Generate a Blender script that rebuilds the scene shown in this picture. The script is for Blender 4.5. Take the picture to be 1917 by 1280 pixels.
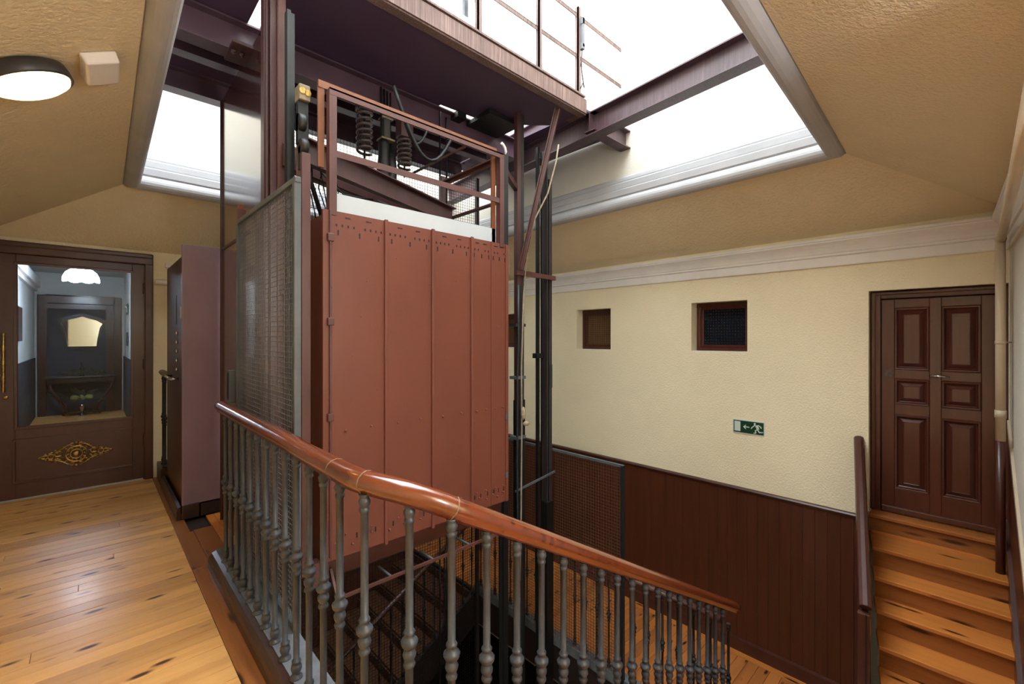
import bpy, math, random
from mathutils import Vector, Matrix
random.seed(7)
for o in list(bpy.data.objects): bpy.data.objects.remove(o)
S = bpy.context.scene
COL = S.collection

# ------------------------------------------------------------------ camera
TH = math.radians(46.5)                       # forward direction, from +X towards +Y
cam_d = bpy.data.cameras.new('camera'); cam = bpy.data.objects.new('camera', cam_d); COL.objects.link(cam)
cam.location = (0, 0, 1.5)
cam.rotation_euler = (math.pi/2, 0, TH - math.pi/2)
cam_d.sensor_width = 36; cam_d.lens = 830/1917*36
cam_d.shift_y = -8/1917
cam_d.clip_start = 0.03
S.camera = cam

# ------------------------------------------------------------------ light and exposure
W = bpy.data.worlds.new('overcast_sky'); S.world = W; W.use_nodes = True
bg = W.node_tree.nodes['Background']; bg.inputs[0].default_value = (0.85, 0.935, 1.0, 1); bg.inputs[1].default_value = 4.0
pd = bpy.data.lights.new('skylight_portal', 'AREA'); pd.shape = 'RECTANGLE'; pd.size = 3.9; pd.size_y = 4.64
pd.cycles.is_portal = True
po = bpy.data.objects.new('skylight_portal', pd); COL.objects.link(po); po.location = (2.18, 3.02, 6.15)
S.view_settings.view_transform = 'Standard'; S.view_settings.look = 'None'
S.view_settings.gamma = 1; S.view_settings.use_curve_mapping = False
S.view_settings.exposure = 1.95

# ------------------------------------------------------------------ materials
def lin(c):
    r = []
    for v in c:
        v /= 255
        r.append(v/12.92 if v <= 0.04045 else ((v+0.055)/1.055)**2.4)
    return (*r, 1)
class NT:
    def __init__(s, name):
        s.m = bpy.data.materials.new(name); s.m.use_nodes = True
        s.t = s.m.node_tree; s.b = s.t.nodes['Principled BSDF']
    def n(s, kind, **kw):
        x = s.t.nodes.new(kind)
        for k, v in kw.items():
            if k in x.inputs.keys() if isinstance(k, str) else False: x.inputs[k].default_value = v
            else: setattr(x, k, v)
        return x
    def l(s, a, b): s.t.links.new(a, b)
    def vec(s, scale, rand=0, rot=0):
        g = s.n('ShaderNodeNewGeometry'); mp = s.n('ShaderNodeMapping'); s.l(g.outputs['Position'], mp.inputs[0])
        mp.inputs['Scale'].default_value = scale
        if rand:
            oi = s.n('ShaderNodeObjectInfo'); mu = s.n('ShaderNodeMath', operation='MULTIPLY'); mu.inputs[1].default_value = rand
            s.l(oi.outputs['Random'], mu.inputs[0])
            cx = s.n('ShaderNodeCombineXYZ')
            for i in range(3): s.l(mu.outputs[0], cx.inputs[i])
            s.l(cx.outputs[0], mp.inputs['Location'])
        return mp.outputs[0]
    def noise(s, vec, scale, detail=3, rough=.55):
        x = s.n('ShaderNodeTexNoise'); s.l(vec, x.inputs['Vector'])
        x.inputs['Scale'].default_value = scale; x.inputs['Detail'].default_value = detail; x.inputs['Roughness'].default_value = rough
        return x.outputs['Fac']
    def ramp(s, fac, stops):
        r = s.n('ShaderNodeValToRGB'); s.l(fac, r.inputs[0])
        e = r.color_ramp.elements
        while len(e) < len(stops): e.new(0.5)
        for el, (p, c) in zip(e, stops): el.position = p; el.color = c
        return r.outputs[0]
    def mix(s, fac, a, b, mode='MIX'):
        x = s.n('ShaderNodeMix', data_type='RGBA', blend_type=mode)
        if isinstance(fac, (int, float)): x.inputs[0].default_value = fac
        else: s.l(fac, x.inputs[0])
        for v, i in ((a, 6), (b, 7)):
            if isinstance(v, tuple): x.inputs[i].default_value = v
            else: s.l(v, x.inputs[i])
        return x.outputs[2]
    def bump(s, h, strength, dist):
        b = s.n('ShaderNodeBump'); b.inputs['Strength'].default_value = strength; b.inputs['Distance'].default_value = dist
        s.l(h, b.inputs['Height']); s.l(b.outputs[0], s.b.inputs['Normal'])

def paint(name, c, rough=.5, metal=0, var=.12, vscale=(3, 3, 3), bump=0, bscale=80, bdist=.002, coat=0, c2=None, patch=None):
    t = NT(name); v = t.vec(vscale)
    a = lin(c); d = lin(c2) if c2 else tuple(x*(1-var*2) for x in a[:3])+(1,)
    out = t.ramp(t.noise(v, 1.0, 5, .6), [(.3, d), (.65, a)])
    if patch:
        pc, th, sc = patch
        f = t.ramp(t.noise(t.vec((1, 1, 1)), sc, 4, .65), [(th, (0, 0, 0, 1)), (th+.03, (1, 1, 1, 1))])
        out = t.mix(f, out, lin(pc))
    t.l(out, t.b.inputs['Base Color'])
    t.b.inputs['Roughness'].default_value = rough; t.b.inputs['Metallic'].default_value = metal
    if coat: t.b.inputs['Coat Weight'].default_value = coat; t.b.inputs['Coat Roughness'].default_value = .12
    if bump: t.bump(t.noise(t.vec((1, 1, 1)), bscale, 3, .6), bump, bdist)
    return t.m

def wood(name, c1, c2, knot, axis, rough=.32, bump=.1, dense=1.0, var=.25, coat=.0):
    t = NT(name)
    sc = {'x': (.9, 14, 14), 'y': (14, .9, 14), 'z': (14, 14, .9)}[axis]
    v = t.vec(sc, rand=60)
    fig = t.noise(v, 1.0, 6, .62)
    a = t.ramp(fig, [(.28, lin(c2)), (.5, lin(c1)), (.78, lin(tuple(min(255, x*1.08) for x in c1)))])
    fine = t.noise(t.vec({'x': (4, 130, 130), 'y': (130, 4, 130), 'z': (130, 130, 4)}[axis], rand=31), 1.0, 3)
    a = t.mix(.22, a, t.ramp(fine, [(.3, lin(c2)), (.7, lin(c1))]))
    oi = t.n('ShaderNodeObjectInfo')
    tone = t.ramp(oi.outputs['Random'], [(0, (1-var, 1-var*1.15, 1-var*1.3, 1)), (.5, (1, 1, 1, 1)), (1, (1+var*.35, 1+var*.3, 1+var*.2, 1))])
    a = t.mix(1.0, a, tone, 'MULTIPLY')
    ks = {'x': (2.6*dense, 12, 12), 'y': (12, 2.6*dense, 12), 'z': (12, 12, 2.6*dense)}[axis]
    vo = t.n('ShaderNodeTexVoronoi'); t.l(t.vec(ks, rand=17), vo.inputs['Vector']); vo.inputs['Scale'].default_value = 1.0
    kf = t.ramp(vo.outputs['Distance'], [(.10, (1, 1, 1, 1)), (.22, (0, 0, 0, 1))])
    a = t.mix(kf, a, lin(knot))
    t.l(a, t.b.inputs['Base Color'])
    t.b.inputs['Roughness'].default_value = rough
    if coat: t.b.inputs['Coat Weight'].default_value = coat; t.b.inputs['Coat Roughness'].default_value = .15
    if bump: t.bump(fine, bump, .002)
    return t.m

def glow(name, c, strength):
    t = NT(name); t.b.inputs['Base Color'].default_value = lin(c)
    t.b.inputs['Emission Color'].default_value = lin(c); t.b.inputs['Emission Strength'].default_value = strength
    return t.m
def glass(name, tint=(255, 255, 255)):
    t = NT(name); t.b.inputs['Base Color'].default_value = lin(tint); t.b.inputs['Roughness'].default_value = .02
    t.b.inputs['Transmission Weight'].default_value = 1; t.b.inputs['IOR'].default_value = 1.18
    return t.m

def streaked(name, c, c2, c3, rough=.45, axis='x'):
    """painted steel with long vertical dirt runs"""
    t = NT(name)
    run = t.noise(t.vec((75, 75, 2.2)), 1.0, 5, .68)
    big = t.noise(t.vec((2, 2, 2)), 1.0, 4, .6)
    a = t.ramp(run, [(.34, lin(c2)), (.55, lin(c)), (.74, lin(c3))])
    a = t.mix(.45, a, t.ramp(big, [(.35, lin(c2)), (.6, lin(c))]))
    t.l(a, t.b.inputs['Base Color']); t.b.inputs['Roughness'].default_value = rough
    t.bump(run, .15, .002)
    return t.m

M = {
 'wall': paint('cream_plaster', (240, 228, 196), .85, var=.02, bump=.7, bscale=60, bdist=.008),
 'ceil': paint('ochre_plaster', (238, 220, 184), .85, var=.03, bump=.9, bscale=44, bdist=.012),
 'lantern': paint('pale_plaster', (216, 209, 196), .9, var=.04, bump=.4, bscale=70, bdist=.004),  # colour darkened to offset burn-out under the skylight
 'trim': paint('white_plaster_moulding', (238, 235, 233), .6, var=.05, bump=.25, bscale=35, bdist=.004),
 'lantern_trim': paint('toned_down_white_moulding', (180, 179, 181), .7, var=.06, bump=.25, bscale=35, bdist=.004),  # dirty white, darkened further so the skylit moulding burns out less
 'plank2': wood('landing_floor', (182, 112, 54), (148, 84, 36), (52, 24, 10), 'x', rough=.4, coat=.12, dense=1.5),
 'plank': wood('pine_floor', (216, 164, 98), (190, 130, 66), (70, 34, 14), 'x', rough=.42, coat=.12, dense=1.5),
 'plank_y': wood('pine_tread', (196, 122, 56), (162, 90, 36), (57, 26, 11), 'y', rough=.3, coat=.25),
 'riser': wood('pine_riser', (154, 94, 44), (122, 68, 28), (48, 22, 8), 'y', rough=.4, coat=.1, dense=.8),
 'border': wood('oak_border', (143, 88, 42), (99, 55, 24), (53, 26, 10), 'y', rough=.35, coat=.2),
 'shadewood': wood('shade_darkened_treads', (86, 50, 23), (59, 32, 13), (26, 11, 4), 'y', rough=.5),  # pine darkened in colour to imitate the shade over the lower flight
 'curb': paint('dark_wood_curb', (57, 33, 25), .4, var=.25, vscale=(20, 2, 20), coat=.2),
 'rail': wood('varnished_handrail', (112, 52, 26), (90, 39, 17), (80, 33, 14), 'y', rough=.2, bump=.02, dense=.3, var=.02, coat=.8),
 'iron': paint('grey_painted_iron', (66, 70, 77), .42, var=.18, vscale=(25, 25, 25), bump=.3, bscale=160, bdist=.001, patch=((141, 88, 65), .735, 22)),
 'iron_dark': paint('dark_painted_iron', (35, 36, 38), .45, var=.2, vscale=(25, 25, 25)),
 'zinc': paint('grey_metal_strip', (108, 112, 117), .55, var=.25, vscale=(9, 9, 9), bump=.3, bscale=60),
 'meshframe': paint('grey_mesh_frame', (88, 93, 96), .5, var=.12, vscale=(9, 9, 9)),
 'wire': paint('grey_wire', (116, 111, 108), .45, metal=.4, var=.1),
 'wire_dark': paint('brown_wire', (95, 70, 55), .5, metal=.2, var=.1),
 'maroon': paint('maroon_paint', (76, 40, 31), .33, var=.12, vscale=(4, 4, 2), bump=.18, bscale=45, bdist=.003, coat=.15),
 'doorwood': paint('maroon_gloss_door', (84, 42, 30), .3, var=.15, vscale=(20, 20, 2), bump=.22, bscale=60, bdist=.002, coat=.25),
 'wains': paint('brown_wainscot_paint', (84, 41, 23), .42, var=.16, vscale=(18, 18, 1.2), bump=.15, bscale=50, bdist=.002),
 'beam': streaked('purple_brown_steel', (81, 59, 65), (60, 41, 46), (115, 96, 101)),
 'rust': streaked('weathered_channel', (120, 95, 88), (74, 52, 46), (162, 141, 129), .7),
 'beam_dark': paint('dark_purple_steel', (86, 62, 74), .4, var=.15, vscale=(3, 3, 3)),
 'deck': paint('dark_purple_deck', (76, 54, 76), .55, var=.1, vscale=(1.5, 1.5, 1.5)),
 'steel_br': paint('brown_painted_steel', (76, 45, 44), .38, var=.15, vscale=(12, 12, 2), bump=.12, bscale=60),
 'panel_gloss': paint('glossy_maroon_sheet', (68, 37, 34), .16, var=.1, vscale=(3, 3, 1), coat=.5),
 'lilac': paint('lilac_brown_sheet', (142, 117, 133), .34, var=.08, vscale=(3, 3, 1.5), coat=.2),
 'car': paint('terracotta_primer', (115, 63, 48), .42, var=.07, vscale=(2.5, 2.5, 1.2), bump=.08, bscale=30),
 'car_side': paint('terracotta_dark', (104, 54, 39), .42, var=.1, vscale=(3, 3, 1.5)),
 'angle': paint('red_brown_angle', (93, 56, 50), .45, var=.15, vscale=(12, 12, 4)),
 'orange': paint('orange_primer_angle', (127, 74, 43), .45, var=.12, vscale=(12, 12, 4)),
 'kick': paint('pale_grey_board', (188, 195, 199), .5, var=.05),
 'black': paint('black_grease', (13, 13, 13), .5, var=.2, vscale=(20, 20, 20)),
 'post': paint('sooty_post', (51, 44, 42), .5, var=.3, vscale=(14, 14, 3), bump=.3, bscale=40),
 'spring': paint('dusty_spring', (88, 70, 66), .5, var=.25, vscale=(30, 30, 30)),
 'dust': paint('dusty_brass', (140, 123, 94), .7, var=.25, vscale=(30, 30, 30)),
 'cable': paint('beige_cable', (167, 150, 127), .6, var=.15, vscale=(15, 15, 15)),
 'tape': paint('taped_knot', (181, 162, 136), .8, var=.2, vscale=(40, 40, 40), bump=.6, bscale=90),
 'pvc': paint('cream_pipe_paint', (207, 190, 164), .4, var=.05, vscale=(5, 5, 3)),
 'white': paint('white_plastic', (236, 230, 226), .4, var=.03),
 'lampring': paint('dark_grey_ring', (56, 54, 56), .4, var=.05),
 'brass': paint('old_brass', (205, 168, 98), .3, metal=1, var=.3, vscale=(60, 60, 60)),
 'chrome': paint('chrome', (200, 200, 202), .15, metal=1, var=.05),
 'lampglass': glow('lit_opal_glass', (255, 206, 138), 2.6),
 'fillglow': glow('fill_glow_cool', (243, 248, 255), 46.0),  # glow of the added fill globe
 'shade': glow('lit_white_shade', (228, 240, 255), 9.0),
 'glass': glass('clear_glass', (225, 232, 236)),
 'green': paint('sign_green', (10, 57, 33), .45, var=.02),
 'signwhite': paint('sign_white', (205, 214, 205), .5, var=.02),
 'hallwall': paint('blue_grey_wall', (44, 50, 66), .7, var=.08),
 'hallpale': paint('pale_hall_wall', (206, 208, 206), .8, var=.04),
 'mahogany': paint('mahogany_frame', (70, 34, 30), .3, var=.15, vscale=(12, 12, 3), coat=.3),
 'darkwood': paint('dark_carved_wood', (33, 17, 12), .35, var=.2, vscale=(12, 12, 12)),
 'leaf': paint('dry_leaves', (57, 54, 31), .7, var=.3, vscale=(30, 30, 30)),
 'petal': paint('yellow_green_petals', (148, 146, 84), .7, var=.2, vscale=(30, 30, 30)),
 'mirror': paint('mirror_silver', (225, 225, 228), .03, metal=1, var=.0),
 'amber': paint('amber_wired_pane', (119, 88, 54), .35, var=.1, vscale=(10, 10, 10)),
 'darkpane': paint('dark_pressed_pane', (28, 33, 41), .12, var=.25, vscale=(12, 12, 12)),
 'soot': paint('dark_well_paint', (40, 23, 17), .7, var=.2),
 'paper': paint('printed_notice', (190, 180, 168), .7, var=.05),
}

# ------------------------------------------------------------------ mesh builder
class MB:
    def __init__(s): s.v = []; s.f = []; s.sm = []
    def add(s, vs, fs, smooth=False):
        n = len(s.v); s.v += [tuple(v) for v in vs]
        for f in fs: s.f.append(tuple(i+n for i in f)); s.sm.append(smooth)
        return s
    def box(s, x0, x1, y0, y1, z0, z1):
        v = [(x, y, z) for z in (z0, z1) for y in (y0, y1) for x in (x0, x1)]
        return s.add(v, [(0, 2, 3, 1), (4, 5, 7, 6), (0, 1, 5, 4), (2, 6, 7, 3), (0, 4, 6, 2), (1, 3, 7, 5)])
    def bar(s, p, q, w, h, up=(0, 0, 1)):
        """rectangular bar from p to q: w sideways, h along up"""
        p = Vector(p); q = Vector(q); t = (q-p).normalized(); u = Vector(up)
        if abs(t.dot(u)) > .99: u = Vector((1, 0, 0))
        sd = t.cross(u).normalized(); u = sd.cross(t).normalized()
        v = [c+sd*a*w/2+u*b*h/2 for c in (p, q) for a, b in ((-1, -1), (1, -1), (1, 1), (-1, 1))]
        return s.add(v, [(0, 3, 2, 1), (4, 5, 6, 7), (0, 1, 5, 4), (1, 2, 6, 5), (2, 3, 7, 6), (3, 0, 4, 7)])
    def sweep(s, path, prof, closed=False, smooth=True, up=(0, 0, 1), caps=True):
        """sweep a profile [(side, up)] along a path; prof is closed"""
        P = [Vector(p) for p in path]; n = len(P); m = len(prof); vs = []; U = Vector(up)
        for i in range(n):
            if closed: a, b = P[i-1], P[(i+1) % n]
            else: a, b = P[max(0, i-1)], P[min(n-1, i+1)]
            t = (b-a).normalized(); u = U
            if abs(t.dot(u)) > .99: u = Vector((1, 0, 0))
            sd = t.cross(u).normalized(); uu = sd.cross(t).normalized()
            k = 1.0
            if 0 < i < n-1 or closed:
                c = (P[i]-a).normalized().dot(t); k = 1/max(c, .5)
            for x, y in prof: vs.append(P[i]+sd*x*k+uu*y)
        fs = []
        for i in range(n if closed else n-1):
            j = (i+1) % n
            for k in range(m):
                l = (k+1) % m; fs.append((i*m+k, i*m+l, j*m+l, j*m+k))
        s.add(vs, fs, smooth)
        if not closed and caps:
            s.add([vs[k] for k in range(m)], [tuple(range(m))[::-1]]); s.add(vs[-m:], [tuple(range(m))])
        return s
    def tube(s, path, r, n=8, closed=False):
        return s.sweep(path, [(r*math.cos(2*math.pi*i/n), r*math.sin(2*math.pi*i/n)) for i in range(n)], closed=closed)
    def lathe(s, prof, c=(0, 0, 0), n=14, axis=(0, 0, 1), smooth=True):
        """prof [(radius, height)] round axis at c"""
        a = Vector(axis).normalized(); e = Vector((1, 0, 0)) if abs(a.x) < .9 else Vector((0, 1, 0))
        x = a.cross(e).normalized(); y = a.cross(x).normalized(); c = Vector(c); vs = []
        for r, h in prof:
            for i in range(n):
                t = 2*math.pi*i/n; vs.append(c+a*h+(x*math.cos(t)+y*math.sin(t))*r)
        fs = [(i*n+k, i*n+(k+1) % n, (i+1)*n+(k+1) % n, (i+1)*n+k) for i in range(len(prof)-1) for k in range(n)]
        s.add(vs, fs, smooth)
        s.add(vs[:n], [tuple(range(n))]); s.add(vs[-n:], [tuple(range(n))[::-1]])
        return s
    def prism(s, poly, o, ex, ey, ez, d):
        """polygon [(a,b)] in plane o+a*ex+b*ey extruded by d along ez"""
        o, ex, ey, ez = map(Vector, (o, ex, ey, ez)); n = len(poly)
        vs = [o+ex*a+ey*b for a, b in poly]; vs += [v+ez*d for v in vs]
        return s.add(vs, [tuple(range(n))[::-1], tuple(range(n, 2*n))]+[(i, (i+1) % n, n+(i+1) % n, n+i) for i in range(n)])
    def ball(s, c, r, n=8, m=6, sc=(1, 1, 1)):
        vs = []
        for j in range(m+1):
            ph = math.pi*j/m
            for i in range(n):
                t = 2*math.pi*i/n
                vs.append((c[0]+r*sc[0]*math.sin(ph)*math.cos(t), c[1]+r*sc[1]*math.sin(ph)*math.sin(t), c[2]+r*sc[2]*math.cos(ph)))
        return s.add(vs, [(j*n+i, (j+1)*n+i, (j+1)*n+(i+1) % n, j*n+(i+1) % n) for j in range(m) for i in range(n)], True)
    def ibeam(s, p, q, h, w, tf=.012, tw=.01):
        """p, q on the underside centre line"""
        a, b = w/2, tw/2
        prof = [(-a, 0), (a, 0), (a, tf), (b, tf), (b, h-tf), (a, h-tf), (a, h), (-a, h), (-a, h-tf), (-b, h-tf), (-b, tf), (-a, tf)]
        n = len(prof); P = Vector(p); Q = Vector(q); t = (Q-P).normalized(); sd = t.cross(Vector((0, 0, 1))).normalized(); u = sd.cross(t)
        vs = [c+sd*x+u*y for c in (P, Q) for x, y in prof]
        s.add(vs, [(i, (i+1) % n, n+(i+1) % n, n+i) for i in range(n)])
        for k in (0, n):
            for quad in ((0, 1, 2, 11), (3, 4, 9, 10), (5, 6, 7, 8)): s.add([vs[k+i] for i in quad], [(0, 1, 2, 3)])
        return s
    def channel(s, p, q, h, w, t=.012, side=1):
        """U channel, web towards -side*w"""
        prof = [(0, 0), (w*side, 0), (w*side, t), (t*side, t), (t*side, h-t), (w*side, h-t), (w*side, h), (0, h)]
        return s.sweep([p, q], prof, smooth=False)
    def mesh(s, name):
        me = bpy.data.meshes.new(name); me.from_pydata(s.v, [], s.f); me.polygons.foreach_set('use_smooth', s.sm)
        me.update()
        import bmesh
        bm = bmesh.new(); bm.from_mesh(me); bmesh.ops.remove_doubles(bm, verts=bm.verts, dist=1e-6)
        bmesh.ops.recalc_face_normals(bm, faces=bm.faces); bm.to_mesh(me); bm.free()
        return me
    def build(s, name, m, parent=None, bevel=0, **props):
        v = [Vector(x) for x in s.v]
        lo = Vector([min(p[i] for p in v) for i in range(3)]); hi = Vector([max(p[i] for p in v) for i in range(3)])
        base = Vector(((lo.x+hi.x)/2, (lo.y+hi.y)/2, lo.z))
        s.v = [tuple(p-base) for p in v]
        o = bpy.data.objects.new(name, s.mesh(name)); COL.objects.link(o)
        o.data.materials.append(M[m] if isinstance(m, str) else m)
        put(o, base, parent)
        if bevel:
            md = o.modifiers.new('bevel', 'BEVEL'); md.width = bevel; md.segments = 2; md.limit_method = 'ANGLE'; md.angle_limit = .7
        for k, x in props.items(): o[k] = x
        return o
WLOC = {}
def put(o, world, parent=None):
    world = Vector(world); WLOC[o.name] = world
    if parent is not None: o.parent = parent; o.location = world-WLOC[parent.name]
    else: o.location = world
    return o
def inst(me, name, loc, parent=None, scale=None, m=None):
    o = bpy.data.objects.new(name, me); COL.objects.link(o); put(o, loc, parent)
    if scale: o.scale = scale
    return o
def thing(name, label, cat, loc, group=None):
    o = bpy.data.objects.new(name, None); COL.objects.link(o); o.empty_display_size = .1; put(o, loc)
    o['label'] = label; o['category'] = cat
    if group: o['group'] = group
    return o
def tag(o, label, cat, group=None):
    o['label'] = label; o['category'] = cat
    if group: o['group'] = group
    return o
def struct(o): o['kind'] = 'structure'; return o
def root(name, loc): # setting piece that only parents its pieces
    o = bpy.data.objects.new(name, None); COL.objects.link(o); o.empty_display_size = .1; put(o, loc); o['kind'] = 'structure'; return o

def holed(mb, plane, d0, d1, u0, u1, z0, z1, holes):
    """wall slab with rectangular holes; plane 'x' = constant X slab (u is Y), 'y' = constant Y slab (u is X)"""
    us = sorted({u0, u1, *[h[0] for h in holes], *[h[1] for h in holes]}); zs = sorted({z0, z1, *[h[2] for h in holes], *[h[3] for h in holes]})
    for i in range(len(us)-1):
        run = None
        for j in range(len(zs)-1):
            uc = (us[i]+us[i+1])/2; zc = (zs[j]+zs[j+1])/2
            if any(h[0] < uc < h[1] and h[2] < zc < h[3] for h in holes): continue
            a = (us[i], us[i+1], zs[j], zs[j+1])
            if plane == 'x': mb.box(d0, d1, a[0], a[1], a[2], a[3])
            else: mb.box(a[0], a[1], d0, d1, a[2], a[3])
    return mb

# ================================================================== ROOM SHELL
LZ = -1.75                 # half landing by the window wall
XB, YA, YR, XL = 4.9, 6.1, -.16, -.95
# skylight opening
OX0, OX1, OY0, OY1, OZ = .226, 4.14, .69, 5.354, 2.89
Q00, Q10, Q11, Q01 = (.135, .56), (OX1, OY0), (OX1, OY1), (.205, OY1)      # the opening is slightly out of square
def yr(x): return -.155-.035*(XB-x)     # face of the right wall, slightly skewed too
win = [(1.644, 2.23, 1.35, 1.89), (3.30, 3.86, 1.34, 1.885), (4.98, 5.52, 1.34, 1.885)]
door_hole = (-.15, .662, 0, 1.905)
struct(holed(MB(), 'x', XB, XB+.3, -.46, 6.4, -4, 3.0, win+[door_hole]).build('wall_far', 'wall'))
struct(holed(MB(), 'y', YA, YA+.15, XL-.2, XB, -4, 3.0, [(-.78, .475, 0, 2.36)]).build('wall_left', 'wall'))
struct(MB().prism([(1.7, yr(1.7)), (XB+.1, yr(XB+.1)), (XB+.1, -.46), (1.7, -.46)], (0, 0, -4), (1, 0, 0), (0, 1, 0), (0, 0, 1), 7).build('wall_right', 'lantern'))
struct(MB().box(1.7, 1.9, -1.5, YR-.3, -4, 3.0).build('wall_return', 'wall'))
struct(MB().box(XL-.2, 1.9, -1.7, -1.5, -4, 3.0).build('wall_back', 'wall'))
struct(MB().box(XL-.2, XL, -1.5, YA, -4, 3.0).build('wall_near', 'wall'))
# sloped ceiling round the skylight
c = MB(); o1 = [(*q, OZ) for q in (Q00, Q10, Q11, Q01)]
ZB, YF = 2.445, -.27
polys = [
  [o1[1], (XB, -.155, ZB), (XB, YA, 2.42), o1[2]],
  [o1[2], (XB, YA, 2.42), (-.735, YA, 2.42), o1[3]],
  [o1[3], (-.735, YA, 2.42), (XL, YA, 2.312), (XL, YF, 2.345), (-.755, YF, ZB), o1[0]],
  [o1[0], (-.755, YF, ZB), (1.7, YF, ZB), (XB, -.155, ZB), o1[1]],
  [(XL, YF, ZB), (1.72, YF, ZB), (1.72, -1.5, ZB), (XL, -1.5, ZB)]]
for p in polys:
    n = len(p); c.add(list(p)+[(x, y, z+.1) for x, y, z in p], [tuple(range(n)), tuple(range(n, 2*n))[::-1]]+[(i, (i+1) % n, n+(i+1) % n, n+i) for i in range(n)])
struct(c.build('ceiling', 'ceil'))
c = MB()
c.box(XL-.2, .1, -1.7, 6.4, 3.0, 3.1).box(OX1+.02, XB+.3, -1.7, 6.4, 3.0, 3.1).box(.1, OX1+.02, -1.7, .5, 3.0, 3.1).box(0.1, OX1+.02, OY1+.02, 6.4, 3.0, 3.1)
struct(c.build('ceiling', 'lantern'))  # unseen cover slab, added above the slopes to block leaking sky light
# lantern walls above the opening
struct(MB().box(OX1, OX1+.2, OY0-.2, OY1+.2, OZ+.05, 6.2).build('wall_lantern_far', 'lantern'))
struct(MB().box(OX0-.2, OX1, OY1, OY1+.2, OZ+.05, 6.2).build('wall_lantern_left', 'lantern'))
struct(MB().prism([(-.1, .3), (.132, .3), (.205, OY1), (-.1, OY1)], (0, 0, OZ+.02), (1, 0, 0), (0, 1, 0), (0, 0, 1), 3.3).build('wall_lantern_near', 'lantern'))
struct(MB().prism([(.12, .3), (OX1, .3), (OX1, OY0), (.12, .56)], (0, 0, OZ+.02), (1, 0, 0), (0, 1, 0), (0, 0, 1), 3.3).build('wall_lantern_right', 'lantern'))
# moulding round the opening: round bead below, stepped fascia above
def ring(name, prof, m='lantern_trim'):
    mb = MB(); P = [Q00, Q10, Q11, Q01]; D = [(1, 1), (-1, 1), (-1, -1), (1, -1)]; n = len(prof); vs = []
    for (x, y), (dx, dy) in zip(P, D):
        for a, z in prof: vs.append((x+dx*a, y+dy*a, OZ+z))
    mb.add(vs, [(i*n+k, i*n+k+1, ((i+1) % 4)*n+k+1, ((i+1) % 4)*n+k) for i in range(4) for k in range(n-1)])
    o = mb.build(name, m); 
    return struct(o)
bead = [(-.01, 0)]+[(.065-.065*math.cos(t), .055-.055*math.sin(t)) for t in [i*math.pi/10 for i in range(1, 10)]]+[(.128, .075), (.11, .10), (.075, .105)]
bead = [(-.02, .012)]+[(.062+.062*math.cos(math.radians(t)), .03+.062*math.sin(math.radians(t))) for t in range(200, 421, 20)]+[(.07, .1), (.07, .112)]
ring('trim_1', bead)
ring('trim_2', [(.07, .108), (.085, .112), (.088, .17), (.07, .182), (.052, .186), (.056, .20), (.058, .25), (.045, .262), (.03, .265), (.034, .28), (.03, .31), (.012, .33), (-.01, .335)])
# cornices on the wall tops
def cornice(name, p, q, inward):
    prof = [(0, 2.15), (.016, 2.15), (.018, 2.16), (.018, 2.236), (.03, 2.241), (.033, 2.25), (.03, 2.26), (.036, 2.268), (.042, 2.29), (.052, 2.315), (.068, 2.34), (.082, 2.355), (.086, 2.36), (.086, 2.372), (.092, 2.376), (.092, 2.396), (.0, 2.40)]
    ix, iy = inward; n = len(prof); vs = []
    for (x, y), m in ((p, 1), (q, 1)):
        for a, z in prof: vs.append((x+ix*a, y+iy*a, z))
    mb = MB().add(vs, [(k, k+1, n+k+1, n+k) for k in range(n-1)])
    mb.add(vs[:n], [tuple(range(n))]); mb.add(vs[n:], [tuple(range(n))])
    return struct(mb.build(name, 'trim'))
cornice('trim_3', (XB, -.15), (XB, YA), (-1, 0))
cornice('trim_4', (1.7, yr(1.7)), (XB, yr(XB)), (0, 1))

# ------------------------------------------------------------------ upper floor
fl = MB(); fl.box(XL, .60, -1.5, YA+.14, -.28, -.022).box(.60, .86, 3.5, YA, -.28, -.022).box(.60, .74, -1.5, 1.1, -.28, -.022).box(.74, 1.7, -1.5, -.3, -.28, -.002)
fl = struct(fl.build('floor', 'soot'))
PW = .094
pm = None
def plank(y0, x0, x1, parent, z=0, w=PW, m='plank'):
    mb = MB().box(x0, x1, y0+.0012, y0+w-.0012, z-.021, z+random.uniform(-.0008, .0006))
    return mb.build('plank', m, parent, bevel=.0015)
y = -1.5
while y < YA-.02:
    w = min(PW, YA-y)
    if random.random() < .16 and y > 0.5:
        xj = random.uniform(-.5, .2); plank(y, XL, xj-.001, fl, w=w); plank(y, xj+.001, .472, fl, w=w)
    else: plank(y, XL, .472 if y > .9 else .73, fl, w=w)
    y += w
MB().box(.474, .60, .9, 3.5, -.021, .001).build('border_board', 'border', fl, bevel=.002)
MB().box(.474, .575, 3.502, 4.2, -.021, .001).build('border_board', 'border', fl, bevel=.002)
MB().box(.474, .556, 4.202, YA, -.021, 0).build('border_board', 'border', fl, bevel=.002)
MB().box(.577, .70, 3.502, 4.22, -.021, .001).build('border_board', 'border', fl, bevel=.002)
for k in range(3): MB().box(.702+.054*k, .754+.054*k, 3.502, 4.5, -.021, -.001).build('plank', 'plank_y', fl, bevel=.001)

# ------------------------------------------------------------------ half landing
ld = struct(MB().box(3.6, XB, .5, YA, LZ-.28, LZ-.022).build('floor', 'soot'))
y = .5
while y < YA-.03:
    w = min(.1, YA-y); plank(y, 3.62, XB-.105, ld, z=LZ, w=w, m='plank2'); y += w
MB().box(XB-.103, XB, .5, YA, LZ-.021, LZ).build('border_board', 'plank_y', ld, bevel=.001)
# lower ground of the well
struct(MB().box(XL, XB, -.46, YA, -3.62, -3.5).build('floor', 'soot'))
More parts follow.
